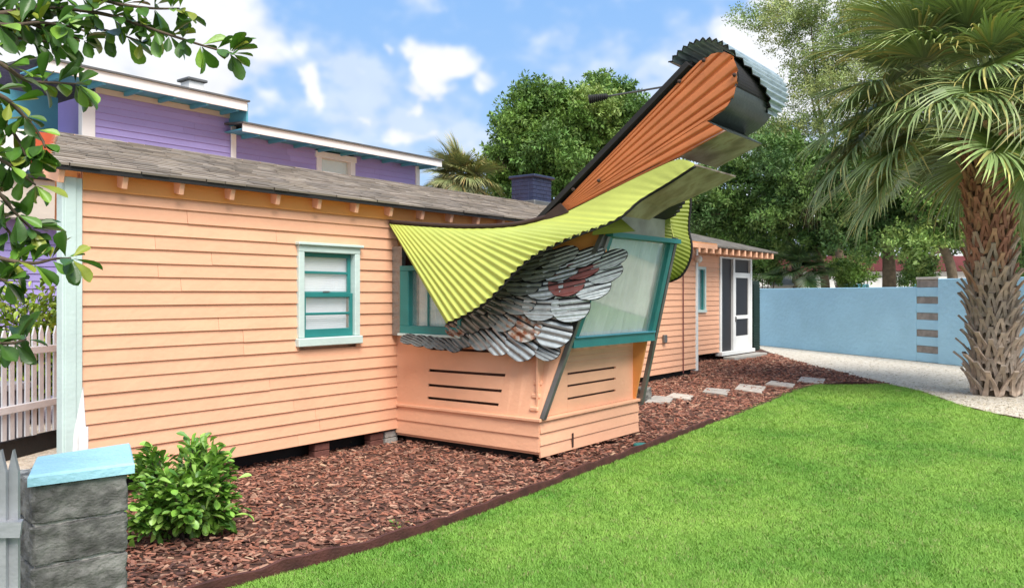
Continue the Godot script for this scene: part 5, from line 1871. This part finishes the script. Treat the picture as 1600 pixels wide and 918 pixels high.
func build_plants():
	var lms := [leaf_mesh(0.5, 0.12), leaf_mesh(0.25, 0.3), leaf_mesh(0.7, -0.05)]
	# --- branch of a broad-leaved tree reaching in from the left
	var tr := thing("broadleaf_tree", "broad-leaved tree whose branches hang in from the upper left edge", "tree", WT, Vector3(-3.3, 0, -2.7))
	var mats := leaf_mats([Vector3(0.07, 0.17, 0.022), Vector3(0.11, 0.25, 0.03), Vector3(0.05, 0.12, 0.02), Vector3(0.20, 0.36, 0.045), Vector3(0.26, 0.31, 0.04)], 300)
	var tb := MB.new(true)
	var hub := Vector3(-3.25, 2.6, -2.75)
	tb.tube(smooth_line([Vector3(-3.3, -0.05, -2.7), Vector3(-3.36, 1.2, -2.72), hub], 5), 0.12, 0.07, 10)
	part(tr, "trunk", tb.done(), M.bark)
	var limbs := [
		[[-60, 20, 3.0], [0, 22, 3.05], [60, 12, 3.1], [120, 16, 3.15], [175, 26, 3.2], [230, 44, 3.2], [285, 62, 3.2], [330, 76, 3.2], [362, 84, 3.2]],
		[[-60, 10, 3.0], [20, 0, 3.1], [110, -8, 3.15], [190, 8, 3.2], [240, 14, 3.25], [280, 14, 3.25]],
		[[-60, 30, 2.9], [10, 40, 2.95], [60, 36, 3.0], [100, 40, 3.0]],
		[[-60, 70, 2.9], [0, 100, 2.95], [40, 126, 3.0], [80, 130, 3.05], [122, 132, 3.1]],
		[[-60, 130, 2.9], [0, 150, 2.9], [30, 175, 2.95], [60, 210, 3.0], [70, 232, 3.0]],
		[[-60, 220, 2.9], [0, 250, 2.9], [30, 270, 2.95], [55, 290, 3.0]],
		[[-60, 260, 2.9], [-5, 300, 2.9], [20, 330, 2.95], [48, 358, 3.0]],
		[[-60, 380, 2.9], [0, 404, 2.9], [50, 412, 2.95], [85, 405, 3.0], [110, 404, 3.0]],
		[[-60, 440, 2.9], [-10, 436, 2.9], [10, 440, 2.9]],
		[[-60, 60, 3.1], [0, 60, 3.1], [50, 62, 3.1], [90, 70, 3.15]],
		[[-60, -10, 3.1], [30, 30, 3.1], [80, 50, 3.15], [130, 62, 3.2]],
		[[-60, 160, 3.0], [0, 190, 3.0], [25, 215, 3.0], [40, 245, 3.0]],
		[[-60, 330, 3.0], [-5, 345, 3.0], [30, 385, 3.0]],
		[[-60, 20, 3.2], [60, 40, 3.2], [150, 45, 3.25], [220, 66, 3.25]],
		[[-60, 520, 2.9], [-10, 536, 2.9], [22, 536, 2.95], [40, 530, 3.0]]]
	var r := RandomNumberGenerator.new()
	r.seed = 19
	var leaves := []
	# three limbs carry the branches
	var nodes := [at(-95, 25, 3.0), at(-100, 190, 2.95), at(-100, 410, 2.92)]
	for nd in nodes:
		var lm := MB.new(true)
		lm.tube(smooth_line([hub - Vector3(0, 0.3, 0), hub.lerp(nd, 0.5) + Vector3(0.0, 0.06, 0.08), nd], 5), 0.04, 0.02, 8)
		part(tr, "limb", lm.done(), M.twig)
	limbs.append([[-160, 20, 3.0], [-150, -60, 3.1], [-130, -140, 3.2], [-90, -200, 3.3]])
	limbs.append([[-160, 120, 2.8], [-190, 160, 2.7], [-230, 220, 2.6], [-270, 260, 2.5]])
	limbs.append([[-160, 300, 2.9], [-200, 330, 3.1], [-240, 340, 3.3], [-280, 320, 3.4]])
	for lb in limbs:
		var p := []
		for q in lb:
			p.append(at(q[0], q[1], q[2]))
		var near: Vector3 = nodes[0]
		for nd in nodes:
			if nd.distance_to(p[0]) < near.distance_to(p[0]):
				near = nd
		if lb.size() > 3 or lb[0][0] > -100:
			p.insert(0, near)
		var sm := smooth_line(p, 5)
		var bm := MB.new(true)
		bm.tube(sm, 0.012, 0.0032, 6)
		part(tr, "branch", bm.done(), M.twig)
		var start := 4
		var acc := 0.0
		for i in range(start, sm.size()):
			acc += sm[i].distance_to(sm[i - 1])
			var tip: bool = i == sm.size() - 1
			if acc > 0.05 or tip:
				acc = 0
				var dir: Vector3 = (sm[i] - sm[i - 1]).normalized()
				for c in (7 if tip else 5):
					var az := r.randf() * TAU
					var side := dir.cross(Vector3.UP).normalized()
					var d2 := (dir * r.randf_range(0.2, 0.9) + (side * cos(az) + dir.cross(side) * sin(az)) * 0.9 + Vector3(0, -0.12, 0)).normalized()
					var upv := Vector3(r.randf_range(-0.6, 0.6), 1, r.randf_range(-0.2, 0.9)).normalized()
					if abs(d2.dot(upv)) > 0.95:
						upv = Vector3.BACK
					var bs := Basis.looking_at(d2, upv, true)
					var s := r.randf_range(0.062, 0.112)
					var mi := r.randi() % 10
					leaves.append([r.randi() % 3, [0, 0, 0, 1, 1, 2, 2, 2, 3, 4][mi], Transform3D(bs.scaled(Vector3.ONE * s), sm[i] + d2 * 0.008), s + (0.0 if sm[i].x > sm[i].z * 0.64 else -1.0)])
	leaves.sort_custom(func(p, q): return p[3] > q[3])
	var rest := []
	var rcol := []
	var tones := [Vector3(0.07, 0.17, 0.022), Vector3(0.11, 0.25, 0.03), Vector3(0.05, 0.12, 0.02), Vector3(0.20, 0.36, 0.045), Vector3(0.26, 0.31, 0.04)]
	for i in leaves.size():
		if i < 295:
			part(tr, "leaf", lms[leaves[i][0]], mats[leaves[i][1]], leaves[i][2])
		else:
			rest.append(leaves[i][2])
			var tn: Vector3 = tones[leaves[i][1]]
			rcol.append(Color(tn.x, tn.y, tn.z))
	if rest.size() > 0:
		multi(tr, "foliage", lms[0], M.leaf, rest, rcol).set_meta("kind", "stuff")
	# --- bright bush beside the pillar
	var bc := gp(282, 846)
	bush("leafy_bush", "bright green leafy bush between the block pillar and the bark", bc, Vector3(0.36, 0.38, 0.34), 0.34, 2600, [Vector3(0.13, 0.26, 0.03), Vector3(0.24, 0.46, 0.07), Vector3(0.09, 0.22, 0.03), Vector3(0.33, 0.53, 0.11)], 0.065, 0.11, lms, 41)
	# --- yellow-green shrub behind the picket fence
	var yb := at(40, 690, 11.2)
	yb.y = 0
	bush("golden_shrub", "yellow-green shrub rising behind the white picket fence", yb, Vector3(1.1, 0.75, 0.5), 1.2, 3600, [Vector3(0.30, 0.42, 0.05), Vector3(0.20, 0.33, 0.04), Vector3(0.38, 0.46, 0.07), Vector3(0.12, 0.2, 0.03)], 0.09, 0.15, lms, 47)
	# --- tiny weeds
	var weeds := [["tiny green weed at the foundation bricks under the cottage wall", gp(540, 697), 0.12, 26], ["tiny seedling in the bark close to the edging", gp(622, 828), 0.06, 14], ["scrap of weed under the bay's left corner", gp(800, 702), 0.07, 14]]
	for w in weeds:
		bush("weed", w[0], w[1], Vector3(w[2], w[2] * 0.8, w[2]), w[2] * 0.6, w[3], [Vector3(0.10, 0.22, 0.04), Vector3(0.18, 0.26, 0.05)], 0.03, 0.05, lms, 51)

func bush(called: String, label: String, base: Vector3, rad: Vector3, cy: float, count: int, tones: Array, s0: float, s1: float, lms: Array, seed_: int):
	var o := thing(called, label, "plant" if count < 100 else "bush", WT, base)
	var r := RandomNumberGenerator.new()
	r.seed = seed_
	var mats := leaf_mats(tones, seed_ * 7)
	var xfs := []
	var cols := []
	var single := []
	var cen := base + Vector3(0, cy, 0)
	var stems := int(clampf(count / 22.0, 5, 46))
	var tips := []
	for i in stems:
		var v := Vector3(r.randfn(), r.randfn() * 0.8 + 0.35, r.randfn()).normalized() * r.randf_range(0.7, 1.08)
		tips.append(cen + v * rad)
	var sb := MB.new(true)
	for t in tips:
		sb.tube(smooth_line([base + Vector3(r.randf_range(-0.05, 0.05), -0.02, r.randf_range(-0.05, 0.05)) * rad.x * 4, base.lerp(t, 0.5) + Vector3(0, 0.03, 0), t], 4), 0.008 * s1 / 0.08, 0.003, 5, false)
	part(o, "stem", sb.done(), M.twig)
	for i in count:
		var t: Vector3 = tips[i % stems]
		var back := pow(r.randf(), 1.4) * 0.75
		var p := t.lerp(base + Vector3(0, cy * 0.4, 0), back) + Vector3(r.randfn(), r.randfn(), r.randfn()) * 0.035 * rad.x / 0.4
		p.y = max(p.y, base.y + 0.02)
		var out := (p - cen).normalized()
		var d := (out * 0.7 + Vector3(r.randfn() * 0.6, r.randf_range(-0.3, 0.6), r.randfn() * 0.6)).normalized()
		var upv := Vector3(r.randf_range(-0.5, 0.5), 1, r.randf_range(-0.5, 0.5)).normalized()
		if abs(d.dot(upv)) > 0.95:
			upv = Vector3.BACK
		var xf := Transform3D(Basis.looking_at(d, upv, true).scaled(Vector3.ONE * r.randf_range(s0, s1)), p)
		single.append([-(p - Vector3(0, EYE, 0)).length() * 0.0 + p.distance_to(Vector3(0, EYE, 0)), xf, r.randi()])
	single.sort_custom(func(x, y): return x[0] < y[0])
	for i in single.size():
		if i < 290:
			part(o, "leaf", lms[single[i][2] % 3], mats[(single[i][2] / 3) % mats.size()], single[i][1])
		else:
			xfs.append(single[i][1])
			var tn: Vector3 = tones[(single[i][2] / 3) % tones.size()]
			var k := 0.8 + 0.4 * float((single[i][2] / 7) % 100) / 100.0
			cols.append(Color(tn.x * k, tn.y * k, tn.z * k))
	if xfs.size() > 0:
		var m := multi(o, "foliage", lms[0], M.leaf, xfs, cols)
		m.set_meta("kind", "stuff")

# ---------------------------------------------------------------- bark chips and grass
func build_ground_cover():
	var r := RandomNumberGenerator.new()
	r.seed = 5
	var mp := PackedVector2Array()
	for p in mulch_poly:
		mp.append(Vector2(p.x, p.z))
	var chip := MB.new()
	chip.hexa([Vector3(-0.5, 0, -0.16), Vector3(0.5, 0, -0.2), Vector3(0.46, 0, 0.18), Vector3(-0.46, 0, 0.22), Vector3(-0.42, 0.16, -0.1), Vector3(0.44, 0.12, -0.13), Vector3(0.38, 0.15, 0.12), Vector3(-0.4, 0.11, 0.14)])
	var cm := chip.done()
	var xfs := []
	var cols := []
	var pal := [Vector3(0.22, 0.082, 0.05), Vector3(0.29, 0.11, 0.066), Vector3(0.15, 0.056, 0.036), Vector3(0.35, 0.155, 0.10), Vector3(0.25, 0.12, 0.08), Vector3(0.40, 0.23, 0.155), Vector3(0.10, 0.045, 0.034)]
	var bump := FastNoiseLite.new()
	bump.seed = 2
	bump.frequency = 1.6
	var lo := Vector2(-4.6, -24.0)
	var hi := Vector2(8.5, -2.6)
	var cottage := [Vector2(3.0, 6.9), Vector2(6.97, 8.98)]
	var tries := 0
	while xfs.size() < 30000 and tries < 900000:
		tries += 1
		var z := -exp(r.randf_range(log(2.6), log(24.0)))
		var x := r.randf_range(lo.x, hi.x)
		if r.randf() > clampf(-z / 9.0, 0.25, 1.0) and z < -14:
			continue
		var p2 := Vector2(x, z)
		if not Geometry2D.is_point_in_polygon(p2, mp):
			continue
		var hp := HT.affine_inverse() * Vector3(x, 0, z)
		if hp.z < -0.35 and hp.x < 11:
			continue
		if hp.z < -1.2 and hp.x < 16.5:
			continue
		if hp.x > 7.1 and hp.x < 8.9 and hp.z < 1.9:
			continue
		var mound := 0.018 + 0.030 * (bump.get_noise_2d(x, z) + 0.5)
		if hp.z < 0.15 and hp.x < 7.0:
			mound *= 0.5
		# bark heaps a little against the bay
		if hp.x > 6.6 and hp.x < 9.3 and hp.z > 1.9 and hp.z < 2.5:
			mound += 0.05 * (1.0 - (hp.z - 1.9) / 0.6)
		var s := r.randf_range(0.025, 0.075) * (1.0 + maxf(0, -z - 9.0) * 0.05)
		var y := mound * r.randf_range(0.3, 1.0)
		var bs := Basis.from_euler(Vector3(r.randfn() * 0.38, r.randf() * TAU, r.randfn() * 0.32)).scaled(Vector3(s, s * 0.8, s * r.randf_range(0.5, 1.0)))
		xfs.append(Transform3D(bs, Vector3(x, y, z)))
		var c: Vector3 = pal[r.randi() % pal.size()] * r.randf_range(0.75, 1.3)
		if r.randf() < 0.012:
			c = Vector3(0.5, 0.33, 0.21)
		cols.append(Color(c.x, c.y, c.z))
	var mu := multi(self, "bark_mulch", cm, M.mulchchip, xfs, cols)
	mu.set_meta("kind", "stuff")
	tag(mu, "red-brown bark chips covering the bed along the cottage", "mulch")
	# grass
	var lp := PackedVector2Array()
	for p in lawn_poly:
		lp.append(Vector2(p.x, p.z))
	var gm := MB.new()
	var gr := RandomNumberGenerator.new()
	gr.seed = 8
	for i in 12:
		var a := gr.randf() * TAU
		var q := Vector3(gr.randf_range(-1, 1), 0, gr.randf_range(-1, 1)) * 0.045
		var d := Vector3(cos(a), 0, sin(a))
		var s := Vector3(-sin(a), 0, cos(a)) * gr.randf_range(0.0022, 0.0036)
		var h := gr.randf_range(0.028, 0.052)
		var ln := gr.randf_range(0.2, 0.9) * h
		var g := gr.randf_range(0.88, 1.12)
		gm.col = Color(g, g, g)
		var m := q + Vector3(0, h * 0.6, 0) + d * ln * 0.35
		var tip := q + Vector3(0, h, 0) + d * ln
		gm.quad(q - s, q + s, m + s * 0.9, m - s * 0.9)
		gm.tri(m - s * 0.9, m + s * 0.9, tip)
	var tuft := gm.done()
	xfs = []
	cols = []
	var patch := FastNoiseLite.new()
	patch.seed = 15
	patch.frequency = 0.55
	patch.fractal_octaves = 4
	var fine := FastNoiseLite.new()
	fine.seed = 16
	fine.frequency = 3.5
	tries = 0
	while xfs.size() < 200000 and tries < 1500000:
		tries += 1
		var z := -exp(r.randf_range(log(3.4), log(15.6)))
		var x := r.randf_range(-3.2, 12.5)
		if x > -z * 0.72 + 0.8 or x < z * 0.72:
			continue
		if not Geometry2D.is_point_in_polygon(Vector2(x, z), lp):
			continue
		var n := patch.get_noise_2d(x, z)
		var f := fine.get_noise_2d(x, z)
		var s := r.randf_range(0.65, 1.05) * (1.0 + 0.25 * f) * (1.0 + maxf(0, -z - 7.0) * 0.06)
		var bs := Basis(Vector3.UP, r.randf() * TAU).scaled(Vector3(s, s * 0.95, s))
		xfs.append(Transform3D(bs, Vector3(x, 0.006, z)))
		var c := Vector3(0.13, 0.33, 0.03).lerp(Vector3(0.30, 0.51, 0.075), clampf(0.5 + n * 0.85 + f * 0.3, 0, 1))
		if r.randf() < 0.05:
			c = Vector3(0.34, 0.36, 0.13)
		c *= r.randf_range(0.92, 1.08)
		cols.append(Color(c.x, c.y, c.z))
	var go := multi(self, "lawn_grass", tuft, M.grass, xfs, cols)
	go.set_meta("kind", "stuff")
	tag(go, "short bright green lawn grass filling the yard", "grass")
	# grit on the sand
	xfs = []
	cols = []
	for i in 9000:
		var p := gp(r.randf_range(1195, 1680), lerpf(545, 665, pow(r.randf(), 0.7)))
		if Geometry2D.is_point_in_polygon(Vector2(p.x, p.z), lp) or Geometry2D.is_point_in_polygon(Vector2(p.x, p.z), mp):
			continue
		var s := r.randf_range(0.012, 0.045)
		xfs.append(Transform3D(Basis.from_euler(Vector3(r.randf(), r.randf() * TAU, r.randf())).scaled(Vector3(s, s * 0.6, s)), p))
		var k := r.randf_range(0.6, 1.15)
		cols.append(Color(0.62 * k, 0.54 * k, 0.41 * k))
	var gt := multi(self, "sand_grit", cm, M.mulchchip, xfs, cols)
	gt.set_meta("kind", "stuff")
	tag(gt, "pale shell grit scattered over the sand by the palm", "grit")
